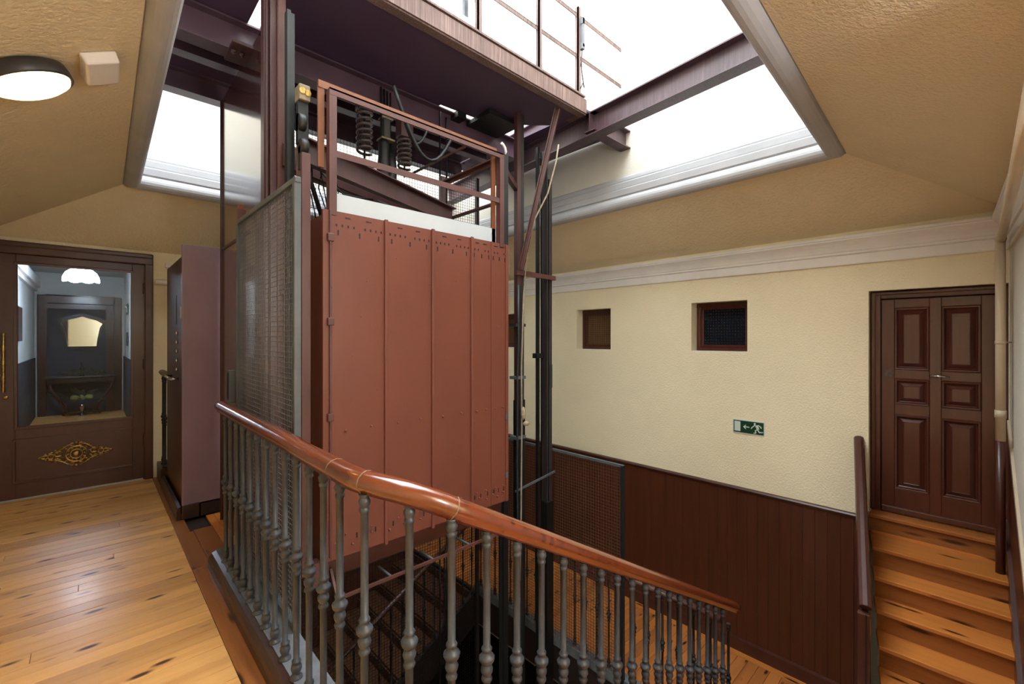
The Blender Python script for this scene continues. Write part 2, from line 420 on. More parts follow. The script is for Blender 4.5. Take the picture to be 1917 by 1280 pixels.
# fascias of the slabs round the well
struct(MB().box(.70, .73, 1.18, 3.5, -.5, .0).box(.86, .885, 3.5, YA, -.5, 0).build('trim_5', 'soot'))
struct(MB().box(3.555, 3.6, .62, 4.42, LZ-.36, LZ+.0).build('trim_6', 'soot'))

# ------------------------------------------------------------------ wainscot of the window wall
wn = root('trim_7', (XB, 3, LZ))
y = .662
while y < YA-.02:
    w = min(.098, YA-y)
    MB().box(XB-.016, XB, y+.0008, y+w-.0008, LZ+.14, -.095).build('wainscot_board', 'wains', wn, bevel=.0018); y += w
MB().sweep([(XB, .662, -.095), (XB, YA, -.095)], [(0, 0), (-.02, 0), (-.024, .012), (-.034, .018), (-.038, .03), (-.03, .042), (-.014, .046), (0, .046)], smooth=False).build('cap_rail', 'maroon', wn)
bs = MB().sweep([(XB, .662, LZ), (XB, YA, LZ)], [(0, 0), (-.026, 0), (-.026, .115), (-.02, .128), (-.014, .14), (0, .14)], smooth=False)
struct(bs.build('baseboard_far', 'maroon'))
wn2 = root('trim_8', (2.9, YA, LZ))
x = .92
while x < XB-.03:
    w = min(.098, XB-.02-x); MB().box(x+.002, x+w-.002, YA-.016, YA, -3.5, -.095).build('wainscot_board', 'wains', wn2); x += w
MB().box(.92, XB-.02, YA-.03, YA, -.095, -.05).build('cap_rail', 'maroon', wn2, bevel=.006)

# ------------------------------------------------------------------ small windows in the far wall
for k, (y0, y1, z0, z1) in enumerate(win):
    w = struct(MB().box(XB+.27, XB+.31, y0-.05, y1+.05, z0-.05, z1+.05).build('window_%d' % (k+1), 'soot'))
    x0, x1 = XB+.135, XB+.195; f = .042
    MB().box(x0, x1, y0, y1, z0, z0+f).box(x0, x1, y0, y1, z1-f, z1).box(x0, x1, y0, y0+f, z0+f, z1-f).box(x0, x1, y1-f, y1, z0+f, z1-f).build('frame', 'doorwood', w, bevel=.006)
    g = .03; a0, a1, b0, b1 = y0+f, y1-f, z0+f, z1-f
    w2 = MB().box(x0+.015, x1-.01, a0, a1, b0, b0+g).box(x0+.015, x1-.01, a0, a1, b1-g, b1).box(x0+.015, x1-.01, a0, a0+g, b0+g, b1-g).box(x0+.015, x1-.01, a1-g, a1, b0+g, b1-g); w2 = w2.build('sash', 'doorwood', w, bevel=.005)
    a0 += g; a1 -= g; b0 += g; b1 -= g
    MB().box(x0+.03, x0+.036, a0, a1, b0, b1).build('pane', 'darkpane' if k == 0 else 'amber', w2)
    st = MB()
    if k == 0:      # pressed glass: rows of small pyramids
        n = 15
        for i in range(n):
            for j in range(12):
                cy = a0+(i+.5)*(a1-a0)/n; cz = b0+(j+.5)*(b1-b0)/12; r = .0085
                st.add([(x0+.03, cy-r, cz-r), (x0+.03, cy+r, cz-r), (x0+.03, cy+r, cz+r), (x0+.03, cy-r, cz+r), (x0+.023, cy, cz)], [(0, 1, 4), (1, 2, 4), (2, 3, 4), (3, 0, 4)])
        st.build('glass_pattern', 'darkpane', w, kind='stuff')
    else:           # wired glass
        for i in range(14):
            cy = a0+(i+.5)*(a1-a0)/14; st.box(x0+.026, x0+.029, cy-.0015, cy+.0015, b0, b1)
            cz = b0+(i+.5)*(b1-b0)/14; st.box(x0+.026, x0+.029, a0, a1, cz-.0015, cz+.0015)
        st.build('wire_grid', 'darkwood', w, kind='stuff')
    MB().box(XB+.005, XB+.135, y0+.001, y1-.001, z0-.012, z0+.004).build('sill', 'trim', w)

# ------------------------------------------------------------------ six-panel door at the head of the small flight
d2 = struct(MB().box(XB+.165, XB+.2, -.15, .662, 0, 1.905).build('door_2', 'soot'))
X0 = XB+.085
MB().box(X0, X0+.07, .592, .65, 0, 1.885).box(X0, X0+.07, -.15, -.10, 0, 1.885).box(X0, X0+.07, -.10, .592, 1.835, 1.885).build('frame', 'doorwood', d2, bevel=.008)
MB().box(X0-.018, X0, .627, .655, 0, 1.895).box(X0-.018, X0, -.15, -.125, 0, 1.895).box(X0-.018, X0, -.125, .627, 1.868, 1.895).build('architrave', 'doorwood', d2, bevel=.006)
xf = X0+.028                 # face of the stiles
def slabz(y0, y1, z0, z1): return MB().box(xf, xf+.035, y0, y1, z0, z1)
slabz(.503, .59, .012, 1.83).build('stile', 'doorwood', d2, bevel=.003)
slabz(-.098, -.012, .012, 1.83).build('stile', 'doorwood', d2, bevel=.003)
cols = [(.282, .503), (-.012, .212)]
rows = [(.205, .845), (.93, 1.15), (1.225, 1.755)]
slabz(.212, .282, .012, 1.83).build('mullion', 'doorwood', d2, bevel=.003)
for z0, z1 in ((.012, .205), (.845, .93), (1.15, 1.225), (1.755, 1.83)):
    for y0, y1 in cols: slabz(y0, y1, z0, z1).build('cross_rail', 'doorwood', d2, bevel=.003)
for z0, z1 in rows:
    for y0, y1 in cols:
        # raised field with bevelled border in a moulded frame
        def rc(i, x): return [(x, y0+i, z0+i), (x, y1-i, z0+i), (x, y1-i, z1-i), (x, y0+i, z1-i)]
        lv = [rc(0, xf), rc(.006, xf-.006), rc(.016, xf-.004), rc(.024, xf+.014), rc(.03, xf+.018), rc(.06, xf-.004), rc(.063, xf-.002)]
        vs = [p for r in lv for p in r]
        fs = [(4*i+k, 4*i+(k+1) % 4, 4*(i+1)+(k+1) % 4, 4*(i+1)+k) for i in range(len(lv)-1) for k in range(4)]
        n = 4*(len(lv)-1); fs.append((n, n+1, n+2, n+3))
        MB().add(vs, fs).build('panel', 'doorwood', d2)
MB().box(xf-.02, xf+.03, -.098, .59, .0, .05).build('kick_board', 'doorwood', d2, bevel=.008)
h = MB().tube([(xf, .282, 1.185), (xf-.03, .275, 1.187), (xf-.036, .235, 1.187), (xf-.036, .20, 1.186), (xf-.03, .17, 1.184), (xf, .165, 1.182)], .007, 8)
h.ball((xf-.036, .222, 1.187), .012, 8, 6, (.8, 2.4, 1)); h.build('handle', 'chrome', d2, label='chrome pull handle')
MB().box(xf-.006, xf, .515, .565, 1.165, 1.225).box(xf-.009, xf-.005, .53, .55, 1.18, 1.21).build('lock_plate', 'spring', d2)

# ------------------------------------------------------------------ small flight up to the six-panel door
RZ, TR = .155, .188
st2 = thing('staircase', 'short flight of pine steps climbing to the brown six panel door', 'stairs', (3.9, .2, -1.75))
def leftY(x): return .647-(4.816-x)*.192
nose = [(4.82, 0)]+[(4.50-TR*i, -RZ*(i+1)) for i in range(8)]
for i, (xn, z) in enumerate(nose):
    xb = XB+.12 if i == 0 else nose[i-1][0]+.03
    l0, l1 = leftY(xn), leftY(min(xb, XB)) if i else .66
    pl = [(xn, yr(xn)+.012 if i else -.15), (xb, yr(xb)+.012 if i else -.15), (xb, l1), (xn, l0)]
    MB().prism(pl, (0, 0, z-.03), (1, 0, 0), (0, 1, 0), (0, 0, 1), .03).build('tread', 'plank_y', st2, bevel=.005)
    zb = nose[i+1][1] if i+1 < len(nose) else z-.2
    l0 = leftY(xn)
    MB().box(xn+.022, xn+.04, yr(xn)+.012, l0, zb-.03, z-.03).build('riser', 'riser', st2)
MB().box(4.824, 4.832, -.145, .645, -.034, -.03).build('dark_joint', 'soot', st2)
MB().box(4.825, 4.84, -.13, .63, -RZ, -RZ+.018).build('scotia', 'plank_y', st2)
sp = [(XB, .10), (XB, -.25), (2.9, -1.75), (2.9, -1.50)]
pts = [(XB, .16), (4.80, .13)]+[(4.56-TR*i, -RZ*(i+1)+.105) for i in range(9)]
poly = pts+[(pts[-1][0], -1.75), (XB, -1.75)]
MB().prism(poly, O_+Vector((0, .012, 0)) if False else Vector((0, yr(0)+.012, 0)), Vector((1, .035, 0)), (0, 0, 1), (0, 1, 0), .02).build('wall_string', 'maroon', st2)
# partition under its handrail
def ru(t): return Vector((4.88, .725, .60)).lerp(Vector((3.74, .523, -.30)), t)
a, b = ru(0), ru(1); tdir = (b-a); side = Vector((-tdir.y, tdir.x, 0)).normalized()
po_ = thing('stair_partition', 'maroon boarded partition on the landing beside the short pine flight', 'partition', (4.3, .62, LZ))
q = [a+Vector((0, 0, -.06)), b+Vector((0, 0, -.06)), Vector((b.x, b.y, LZ)), Vector((a.x, a.y, LZ))]
mb = MB(); mb.add([p+side*.016 for p in q]+[p-side*.016 for p in q], [(0, 1, 2, 3), (7, 6, 5, 4), (0, 4, 5, 1), (1, 5, 6, 2), (2, 6, 7, 3), (3, 7, 4, 0)]); mb.build('boarding', 'maroon', po_)
MB().box(b.x-.03, b.x+.02, b.y-.028, b.y+.04, LZ, b.z-.03).build('end_post', 'maroon', po_, bevel=.006)
MB().box(b.x-.038, b.x-.029, b.y-.012, b.y-.006, LZ, b.z-.03).build('bead', 'darkwood', po_)
hr = MB().sweep([a+Vector((.02, .004, .016)), a, b], [(-.033, -.02), (.033, -.02), (.037, .0), (.03, .022), (.012, .034), (-.012, .034), (-.03, .022), (-.037, .0)], smooth=False)
tag(hr.build('handrail', 'maroon', bevel=.004), 'maroon handrail sloping down from the wall beside the six panel door', 'handrail')

# ------------------------------------------------------------------ right wall dado, sloping with the steps
def dz(x): return .745+(x-4.79)*.79
dd = root('trim_9', (4, YR, 0))
pl = [(XB, dz(XB)), (XB, -1.75), (2.2, -1.75), (2.2, dz(2.2))]
EX = Vector((1, .035, 0)); O_ = Vector((0, yr(0), 0))
MB().prism(pl, O_, EX, (0, 0, 1), (0, 1, 0), .006).build('panel', 'wains', dd)
MB().prism([(XB, dz(XB)), (XB, dz(XB)+.06), (2.2, dz(2.2)+.06), (2.2, dz(2.2))], O_, EX, (0, 0, 1), (0, 1, 0), .014).build('cap_rail', 'pvc', dd)
for k in range(26):
    x = 4.86-k*.1
    MB().prism([(x-.096, -1.75), (x, -1.75), (x, dz(x)-.003), (x-.096, dz(x-.096)-.003)], O_, EX, (0, 0, 1), (0, 1, 0), .012).build('wainscot_board', 'wains', dd, bevel=.002)

# ================================================================== MAIN FLIGHT (drops away beside the balustrade)
st1 = thing('staircase', 'pine flight falling from the upper floor to the landing behind the grey balusters', 'stairs', (2.1, .45, LZ))
MT, MR = .264, 1.75/12
for i in range(11):
    x0 = .74+MT*i; z = -MR*(i+1)
    ya = yr(x0-.03)+.02 if x0 < 2.7 else .54
    MB().box(x0-.03, x0+MT, ya, 1.08, z-.03, z).build('tread', 'plank_y', st1, bevel=.008)
    MB().box(x0-.002, x0+.016, ya, 1.08, z, z+MR-.03).build('riser', 'riser', st1)
# last riser to landing
MB().box(3.64, 3.66, .5, .54, LZ-.2, LZ).build('riser', 'riser', st1)

# ------------------------------------------------------------------ main balustrade
BAL_PROF = [(.021, 0), (.023, .006), (.021, .014), (.014, .020), (.0125, .026), (.017, .036), (.0195, .048), (.017, .06), (.0125, .066), (.0155, .07), (.0165, .075), (.0145, .08), (.0108, .084),
            (.0108, .425), (.0145, .428), (.0165, .434), (.0145, .441), (.0115, .445), (.014, .451), (.0175, .459), (.0185, .466), (.0165, .474), (.012, .480), (.0118, .484), (.018, .488), (.0225, .497), (.0235, .503), (.0235, .507), (.0195, .512), (.0145, .519), (.0125, .525), (.0150, .529), (.0162, .534), (.0140, .539), (.0108, .542),
            (.0108, .866), (.0132, .868), (.0146, .874), (.0132, .880), (.0108, .883), (.0136, .888), (.0166, .897), (.0160, .905), (.0125, .911), (.0125, .914), (.0165, .925)]
bal_me = MB().lathe([(r*1.12, h) for r, h in BAL_PROF], n=12).mesh('baluster'); bal_me.materials.append(M['iron'])
bs1 = thing('balustrade', 'grey cast iron balustrade with polished orange brown handrail curving down the stairs', 'balustrade', (.62, 2.3, 0))
pts = [(.612, 3.252-.1465*i) for i in range(13)]+[(.616, 1.315), (.706, 1.20), (.812, 1.128), (.948, 1.12)]+[(1.092+.1322*k, 1.125+.004*k) for k in range(16)]
def railz(x, y):       # underside of the handrail
    a, b, k = 1.022, .786-.5535*(x-1.092), 45.0
    if y > 1.9: return a
    return -math.log(math.exp(-a*k)+math.exp(-b*k))/k
for x, y in pts: inst(bal_me, 'baluster', (x, y, railz(x, y)-.925), bs1)
# rail path
path = [(.612, 3.40, 0)]+[(.612, y, 0) for y in (3.2, 2.8, 2.4, 2.0, 1.7, 1.52, 1.42)]
for k in range(1, 10):
    t = math.pi/2*k/10; path.append((.915-.303*math.cos(t), 1.42-.300*math.sin(t), 0))
path += [(.95+.2*k, 1.121+.006*k, 0) for k in range(12)]+[(3.30, 1.185, 0)]
rs = [Vector(path[0])]                       # even spacing along the rail
for k in range(len(path)-1):
    a, b = Vector(path[k]), Vector(path[k+1]); n = max(1, round((b-a).length/.05))
    rs += [a.lerp(b, t/n) for t in range(1, n+1)]
path = [(p.x, p.y, railz(p.x, p.y)+.03) for p in rs]
RP = [(-.022, -.03), (.022, -.03), (.026, -.018), (.036, -.008), (.039, .006), (.033, .022), (.018, .034), (0, .038), (-.018, .034), (-.033, .022), (-.039, .006), (-.036, -.008), (-.026, -.018)]
MB().sweep(path, RP).build('handrail', 'rail', bs1, label='polished orange brown handrail')
for i in [min(range(len(path)), key=lambda k: (path[k][0]-q[0])**2+(path[k][1]-q[1])**2) for q in ((.612, 1.52), (.63, 1.34), (.83, 1.13))]:
    p = Vector(path[i]); t = (Vector(path[i+1])-Vector(path[i-1])).normalized()
    MB().sweep([p-t*.002, p+t*.002], [(a*1.012, b*1.012) for a, b in RP]).build('rail_joint', 'dust', bs1)
# curb on the floor, then closed string along the flight
cp = [(.640, 3.46, 0)]+[(.640, y, 0) for y in (3.0, 2.4, 1.9, 1.5, 1.42)]
for k in range(1, 10):
    t = math.pi/2*k/10; cp.append((.915-.275*math.cos(t), 1.42-.272*math.sin(t), 0))
cpz = [.1]*len(cp)
def curb_prof(z): return [(-.075, -.12), (.045, -.12), (.045, z), (-.03, z), (-.055, z-.012), (-.07, z-.035), (-.075, z-.06)]
c2 = cp; n = len(c2)
mb = MB(); mb.sweep([(x, y, 0) for x, y, _ in cp[:7]], [(-a, b) for a, b in curb_prof(.1)][::-1], smooth=False)
# side: sweep's +side is to the right of travel; travelling towards -Y the right is -X
mb = MB(); mb.sweep([(x, y, 0) for x, y, _ in cp[:6]], [(.09, -.02), (-.07, -.02), (-.07, .1), (.045, .1), (.068, .092), (.084, .07), (.09, .045)], smooth=False)
mb.build('curb', 'curb', bs1, label='dark varnished wood curb')
MB().sweep([(x, y, 0) for x, y, _ in cp[:6]], [(.045, .1), (-.075, .1), (-.075, .104), (.045, .104)], smooth=False).build('cover_strip', 'zinc', bs1)
sp = [(x, y) for x, y, _ in path if y < 1.45 or x > .7]
mb = MB(); vs = []
for i, (x, y) in enumerate(sp):
    z = railz(x, y)-.925
    if i == 0: tx, ty = 0, -1
    else:
        tx, ty = sp[i][0]-sp[i-1][0], sp[i][1]-sp[i-1][1]; l = math.hypot(tx, ty); tx /= l; ty /= l
    nx, ny = -ty, tx
    vs += [(x-nx*.04, y-ny*.04, z-.32), (x+nx*.04, y+ny*.04, z-.32), (x+nx*.04, y+ny*.04, z), (x-nx*.04, y-ny*.04, z)]
m_ = len(sp)
mb.add(vs, [(4*i+k, 4*i+(k+1) % 4, 4*(i+1)+(k+1) % 4, 4*(i+1)+k) for i in range(m_-1) for k in range(4)]+[(0, 1, 2, 3), tuple(4*(m_-1)+k for k in (3, 2, 1, 0))])
mb.build('stair_string', 'curb', bs1)

# ------------------------------------------------------------------ landing balustrade along the well
slim = [(r*.95, h) for r, h in BAL_PROF]
bal2 = MB().lathe(slim, n=10).mesh('baluster_dark'); bal2.materials.append(M['iron_dark'])
bs2 = thing('balustrade', 'dark iron balustrade edging the lower landing along the lift shaft', 'balustrade', (3.6, 2.8, LZ))
y = 1.345
while y < 4.4:
    if abs(y-3.13) > .06: inst(bal2, 'baluster', (3.6, y, LZ+.1), bs2)
    y += .1375
MB().sweep([(3.6, 1.40, LZ+1.03), (3.6, 4.42, LZ+1.03)], [(a*.75, b*.75) for a, b in RP]).build('handrail', 'maroon', bs2)
MB().box(3.55, 3.645, 1.2, 4.45, LZ, LZ+.1).build('curb', 'zinc', bs2, bevel=.006)

# ------------------------------------------------------------------ lower flight on the far side of the well
st3 = thing('staircase', 'dim lower pine flight descending leftward behind the lift shaft', 'stairs', (2, 5.2, -3.5))
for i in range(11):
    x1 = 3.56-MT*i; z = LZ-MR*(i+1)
    MB().box(x1-MT, x1+.03, 4.46, YA-.016, z-.03, z).build('tread', 'shadewood', st3)
    MB().box(x1-.016, x1, 4.46, YA-.016, z, z+MR-.03).build('riser', 'shadewood', st3)
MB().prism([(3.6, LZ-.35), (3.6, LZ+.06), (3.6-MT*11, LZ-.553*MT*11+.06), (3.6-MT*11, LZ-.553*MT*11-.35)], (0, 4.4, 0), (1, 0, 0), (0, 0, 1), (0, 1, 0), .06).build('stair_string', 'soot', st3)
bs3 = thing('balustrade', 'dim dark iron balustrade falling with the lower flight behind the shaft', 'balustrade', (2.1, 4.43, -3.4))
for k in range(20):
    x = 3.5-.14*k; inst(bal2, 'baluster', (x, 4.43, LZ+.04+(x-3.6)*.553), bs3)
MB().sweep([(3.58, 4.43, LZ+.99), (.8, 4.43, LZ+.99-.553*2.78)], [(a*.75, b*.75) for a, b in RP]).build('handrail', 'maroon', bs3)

# ================================================================== LIFT SHAFT
def grid(mb, plane, d, u0, u1, z0, z1, step, r):
    n = int((u1-u0)/step); m = int((z1-z0)/step)
    for i in range(1, n+1):
        u = u0+i*(u1-u0)/(n+1)
        if plane == 'x': mb.box(d-r, d+r, u-r, u+r, z0, z1)
        else: mb.box(u-r, u+r, d-r, d+r, z0, z1)
    for j in range(1, m+1):
        z = z0+j*(z1-z0)/(m+1)
        if plane == 'x': mb.box(d+r, d+3*r, u0, u1, z-r, z+r)
        else: mb.box(u0, u1, d+r, d+3*r, z-r, z+r)
    return mb
# near mesh screen
ms = thing('mesh_screen', 'tall grey framed wire screen standing behind the upper balusters', 'screen', (.72, 2.8, .1))
x, y0, y1, z0, z1 = .71, 2.24, 3.37, .105, 2.25
MB().box(x-.016, x+.016, y0-.016, y0+.016, -.3, z1).build('frame_post', 'meshframe', ms, bevel=.003)
MB().box(x-.015, x+.015, y1-.018, y1+.018, z0, z1).build('frame_post', 'meshframe', ms, bevel=.003)
MB().bar((x, y0-.02, z1), (x, y1+.018, z1+.01), .028, .028).build('frame_rail', 'meshframe', ms, bevel=.003)
MB().box(x-.015, x+.015, y0, y1, z0, z0+.03).build('frame_rail', 'meshframe', ms)
grid(MB(), 'x', x, y0, y1, z0, z1, .0265, .0013).build('wire_mesh', 'wire', ms, kind='stuff')
# landing side mesh screen
ms2 = thing('mesh_screen', 'wire screen with thin bright frame before the brown wainscot of the landing', 'screen', (3.57, 2.7, LZ))
x, y0, y1, z0, z1 = 3.55, 2.26, 3.10, LZ+.1, .32
MB().box(x-.014, x+.014, y0-.014, y0+.014, LZ-.2, z1).build('frame_post', 'iron_dark', ms2)
MB().box(x-.012, x+.012, y0-.014, y1+.02, z1-.016, z1+.008).build('frame_rail', 'meshframe', ms2)
grid(MB(), 'x', x, y0, y1, z0, z1, .031, .0015).build('wire_mesh', 'wire_dark', ms2, kind='stuff')
ms3 = thing('mesh_screen', 'dark wire screen between the two far shaft posts and the corner', 'screen', (3.57, 3.8, LZ))
MB().box(x-.012, x+.012, 3.16, 4.4, z1-.016, z1+.008).build('frame_rail', 'meshframe', ms3)
grid(MB(), 'x', x, 3.16, 4.4, z0, z1, .031, .0015).build('wire_mesh', 'wire_dark', ms3, kind='stuff')
ms4 = thing('mesh_screen', 'rear wire screen of the shaft seen bright above the car roof', 'screen', (2, 4.42, LZ))
MB().box(.84, .88, 4.33, 4.37, -3.4, 3.5).box(3.5, 3.54, 4.33, 4.37, -3.4, 3.5).build('frame_post', 'post', ms4)
MB().box(.88, 3.5, 4.33, 4.37, 1.96, 2.0).build('frame_rail', 'post', ms4)
grid(MB(), 'y', 4.35, .88, 3.5, -3.4, 3.5, .034, .0016).build('wire_mesh', 'black', ms4, kind='stuff')

# steel column and sheet wall of the shaft door side
cl = thing('steel_column', 'tall maroon steel column rising past the skylight edge beside the car', 'column', (.8, 2.95, 0))
cx_, cy_ = .80, 2.93
MB().box(cx_-.055, cx_-.03, cy_+.0, cy_+.07, -.3, 3.95).build('flange', 'steel_br', cl, bevel=.003)
MB().box(cx_-.035, cx_+.0, cy_-.055, cy_-.04, -.3, 3.95).build('flange', 'steel_br', cl, bevel=.003)
MB().box(cx_-.03, cx_+.02, cy_-.04, cy_+.07, -.3, 3.95).build('web', 'steel_br', cl)
MB().box(cx_+.0, cx_+.042, cy_-.085, cy_-.07, -.3, 3.95).box(cx_+.0, cx_+.012, cy_-.07, cy_-.04, -.3, 3.95).build('angle_strip', 'angle', cl, bevel=.002)
MB().box(cx_-.05, cx_-.036, cy_-.02, cy_-.008, -.3, 3.95).build('angle_strip', 'steel_br', cl)
sh = thing('shaft_cladding', 'large glossy maroon sheet panel beside the steel column under the beams', 'panel', (.8, 3.7, 0))
MB().box(.785, .805, 3.08, 4.31, .0, 3.46).build('sheet', 'panel_gloss', sh)
MB().box(.77, .785, 3.06, 3.085, 0, 3.46).box(.77, .785, 4.295, 4.31, 0, 3.46).build('edge_strip', 'steel_br', sh)
MB().box(.776, .785, 3.45, 4.3, 2.22, 2.235).build('seam', 'steel_br', sh)
jm = thing('door_jamb', 'orange brown channel jamb at the far end of the mesh screen', 'jamb', (.73, 3.43, 0))
MB().box(.71, .755, 3.40, 3.43, .0, 2.36).build('channel', 'angle', jm)
MB().box(.72, .75, 3.43, 3.47, 2.22, 2.40).build('end_bracket', 'orange', jm)
lk = thing('lift_lock', 'small metal lift lock box above the far handrail end', 'lock', (.70, 3.50, 1.05))
MB().box(.672, .712, 3.47, 3.53, 1.06, 1.28).build('case', 'meshframe', lk, bevel=.004)
MB().box(.668, .674, 3.485, 3.515, 1.08, 1.26).build('slot', 'black', lk)

# lift entrance cabinet
cb = thing('lift_entrance', 'maroon lift entrance housing with lilac end sheet on the upper floor', 'lift door', (.7, 5.0, 0))
x0, x1, y0, y1 = .555, .85, 4.53, 5.66
MB().box(x0+.015, x1, y0+.03, y1, .02, 2.2).build('housing', 'maroon', cb)
MB().box(x0-.012, x1, y0, y0+.03, .11, 2.275).build('end_sheet', 'lilac', cb, bevel=.002)
dl = MB().box(x0, x0+.018, y0+.06, y1-.02, .1, 2.19).build('door_leaf', 'maroon', cb, bevel=.004)
MB().box(x0-.004, x0+.002, 4.95, 5.05, 1.62, 1.88).build('window_slit', 'darkwood', dl)
MB().box(x0-.004, x0+.002, 4.62, 4.68, 1.78, 1.9).build('notice', 'orange', dl)
for z in (1.22, 1.3, 1.38, 1.46, 1.54): MB().lathe([(.016, 0), (.016, .012), (.008, .016)], (x0, 4.88, z), 10, (-1, 0, 0)).build('button', 'chrome', dl)
MB().tube([(x0, 4.82, 1.14), (x0-.05, 4.82, 1.14), (x0-.05, 5.25, 1.14), (x0, 5.25, 1.14)], .011).build('handle', 'chrome', dl)
MB().sweep([(.535, y0-.01, 0), (.535, y1, 0)], [(0, 0), (-.03, 0), (-.03, .07), (-.02, .1), (0, .11)], smooth=False).build('plinth', 'curb', cb)
MB().box(.54, .66, y0-.022, y0, .0, .115).build('plinth_block', 'curb', cb, bevel=.006)
MB().box(.67, .85, y0-.01, y0+.01, .0, .10).build('plinth_block', 'soot', cb)
MB().box(x0-.016, x0-.010, 4.56, 4.60, 1.66, 1.76).build('label_plate', 'paper', cb)
sc_ = thing('stair_rail', 'short dark rail end with iron baluster beyond the lift entrance', 'railing', (.56, 5.8, 0))
MB().sweep([(.55, 5.68, 1.13), (.55, 6.0, 1.13)], [(a*.8, b*.8) for a, b in RP]).build('handrail', 'dust', sc_)
inst(bal2, 'baluster', (.55, 5.75, .17), sc_); inst(bal2, 'baluster', (.55, 5.92, .17), sc_)
MB().box(.51, .6, 5.68, 6.08, 0, .17).build('curb', 'curb', sc_)
pp = MB().lathe([(.026, 0), (.026, .14), (.02, .15)], (.50, YA-.03, 2.10), 10, (1, 0, 0)); tag(pp.build('pipe_stub', 'white'), 'short white wall tube left of the lift entrance top', 'tube')
pp = MB().box(.58, .70, YA-.04, YA, 2.26, 2.31); tag(pp.build('conduit_box', 'white', bevel=.006), 'tiny white conduit piece above the lift entrance housing', 'conduit')

# ------------------------------------------------------------------ lift car
FY, CX0, CX1, CZ0, CZ1 = 2.5, .93, 2.325, .25, 2.215
car = thing('lift_car', 'terracotta red sheet metal lift car hanging in the open shaft', 'lift car', (1.62, 3.0, CZ0))
edges = [.975, 1.307, 1.645, 1.974, 2.161, 2.318]
for a, b in zip(edges[:-1], edges[1:]):
    MB().box(a+.001, b-.001, FY, FY+.02, CZ0, CZ1).build('panel', 'car', car)
MB().box(CX0, .974, FY, FY+.02, CZ0, CZ1).build('panel', 'car', car)
for i, e in enumerate(edges[1:4]): MB().box(e-.011, e+.011, FY-.014, FY, CZ0-.012, CZ1+.006).build('rib', 'car', car, bevel=.003)
MB().box(edges[4]-.005, edges[4]+.005, FY-.005, FY, CZ0, CZ1).build('rib', 'car', car)
MB().box(2.30, CX1, FY-.012, FY+.02, CZ0, CZ1-.005).build('rib', 'car', car, bevel=.003)
MB().prism([(0, 0), (0, .02), (.9, .02), (.9, 0)], (CX0, FY+.02, CZ0), (0, 1, 0), (1, 0, 0), (0, 0, 1), CZ1-CZ0-.03).build('side_panel', 'car_side', car)
MB().box(CX1-.02, CX1, FY+.02, 3.4, CZ0, CZ1-.03).build('side_panel', 'car_side', car)
MB().box(CX0, CX1, 3.38, 3.4, CZ0, CZ1-.03).build('rear_panel', 'car_side', car)
MB().box(CX0+.02, CX1-.02, FY+.02, 3.38, 2.16, 2.18).build('roof', 'steel_br', car)
MB().box(CX0+.02, CX1-.02, FY+.03, 3.38, CZ0+.01, CZ0+.04).build('car_floor', 'soot', car)
MB().box(1.005, 2.29, FY+.045, FY+.06, 2.19, 2.33).build('toe_board', 'kick', car, label='pale grey toe board on the car roof')
# slots punched along the top, bolt heads, rivets
sl = MB(); rv = MB(); rnd = random.Random(3)
for a, b in zip(edges[:-1], edges[1:]):
    n = max(4, int((b-a)/.034))
    for i in range(n):
        xx = a+.03+(b-a-.06)*i/(n-1)
        if i != n//2: sl.box(xx-.004, xx+.004, FY-.0015, FY+.001, CZ1-.085, CZ1-.071)
    for f in (.12, .5, .86): sl.box(a+(b-a)*f-.004, a+(b-a)*f+.004, FY-.0015, FY+.001, CZ1-.135, CZ1-.105)
    for f in (.3, .68): sl.box(a+(b-a)*f-.02, a+(b-a)*f+.012, FY-.0015, FY+.001, CZ1-.032, CZ1-.026)
    for f in (.25, .72):
        rv.lathe([(.008, 0), (.007, .006), (.003, .009)], (a+(b-a)*f, FY, .965+.01*f), 8, (0, -1, 0))
        rv.lathe([(.007, 0), (.006, .005), (.003, .008)], (a+(b-a)*f, FY, .375), 8, (0, -1, 0))
        for _ in range(5): rv.lathe([(.0035, 0), (.003, .003), (.001, .004)], (a+(b-a)*rnd.random(), FY, rnd.uniform(.4, 2.05)), 6, (0, -1, 0))
    for f in (.15, .45, .8):
        sl.box(a+(b-a)*f-.004, a+(b-a)*f+.004, FY-.0015, FY+.001, .335, .365); rv.lathe([(.008, 0), (.006, .01), (.002, .014)], (a+(b-a)*(f-.08), FY, .305+.05*rnd.random()), 7, (0, -1, 0))
sl.build('slots', 'black', car, kind='stuff'); rv.build('bolt_heads', 'car', car, kind='stuff')
# conduit with clips on the left edge
MB().box(.962, .974, FY-.012, FY, .27, CZ1).build('conduit', 'angle', car, bevel=.003)
for z in (2.06, 1.59, 1.055): MB().box(.950, .986, FY-.022, FY, z-.022, z+.022).build('clip', 'angle', car, bevel=.004)
for z in (.9, .45): MB().box(2.296, 2.32, FY-.014, FY-.010, z-.02, z+.02).build('grey_patch', 'meshframe', car)
# frame below the car
MB().box(.98, 2.3, FY+.05, FY+.12, .13, .235).build('sill_beam', 'maroon', car, bevel=.004)
MB().box(.98, 2.3, FY+.12, FY+.15, .09, .14).build('sill_beam', 'soot', car)
MB().bar((1.0, FY-.05, .05), (2.33, FY-.05, .05), .012, .018).build('guard_bar', 'angle', car)
for xx in (1.02, 1.32, 1.62, 1.92, 2.22): MB().bar((xx, FY-.05, .05), (xx, FY+.12, .05), .014, .012).build('guard_rung', 'meshframe', car)
MB().bar((.99, FY-.04, .06), (.99, FY+.05, .18), .014, .02).build('guard_rung', 'angle', car)
MB().box(.86, .97, FY+.02, FY+.09, .12, .25).build('bracket', 'angle', car)
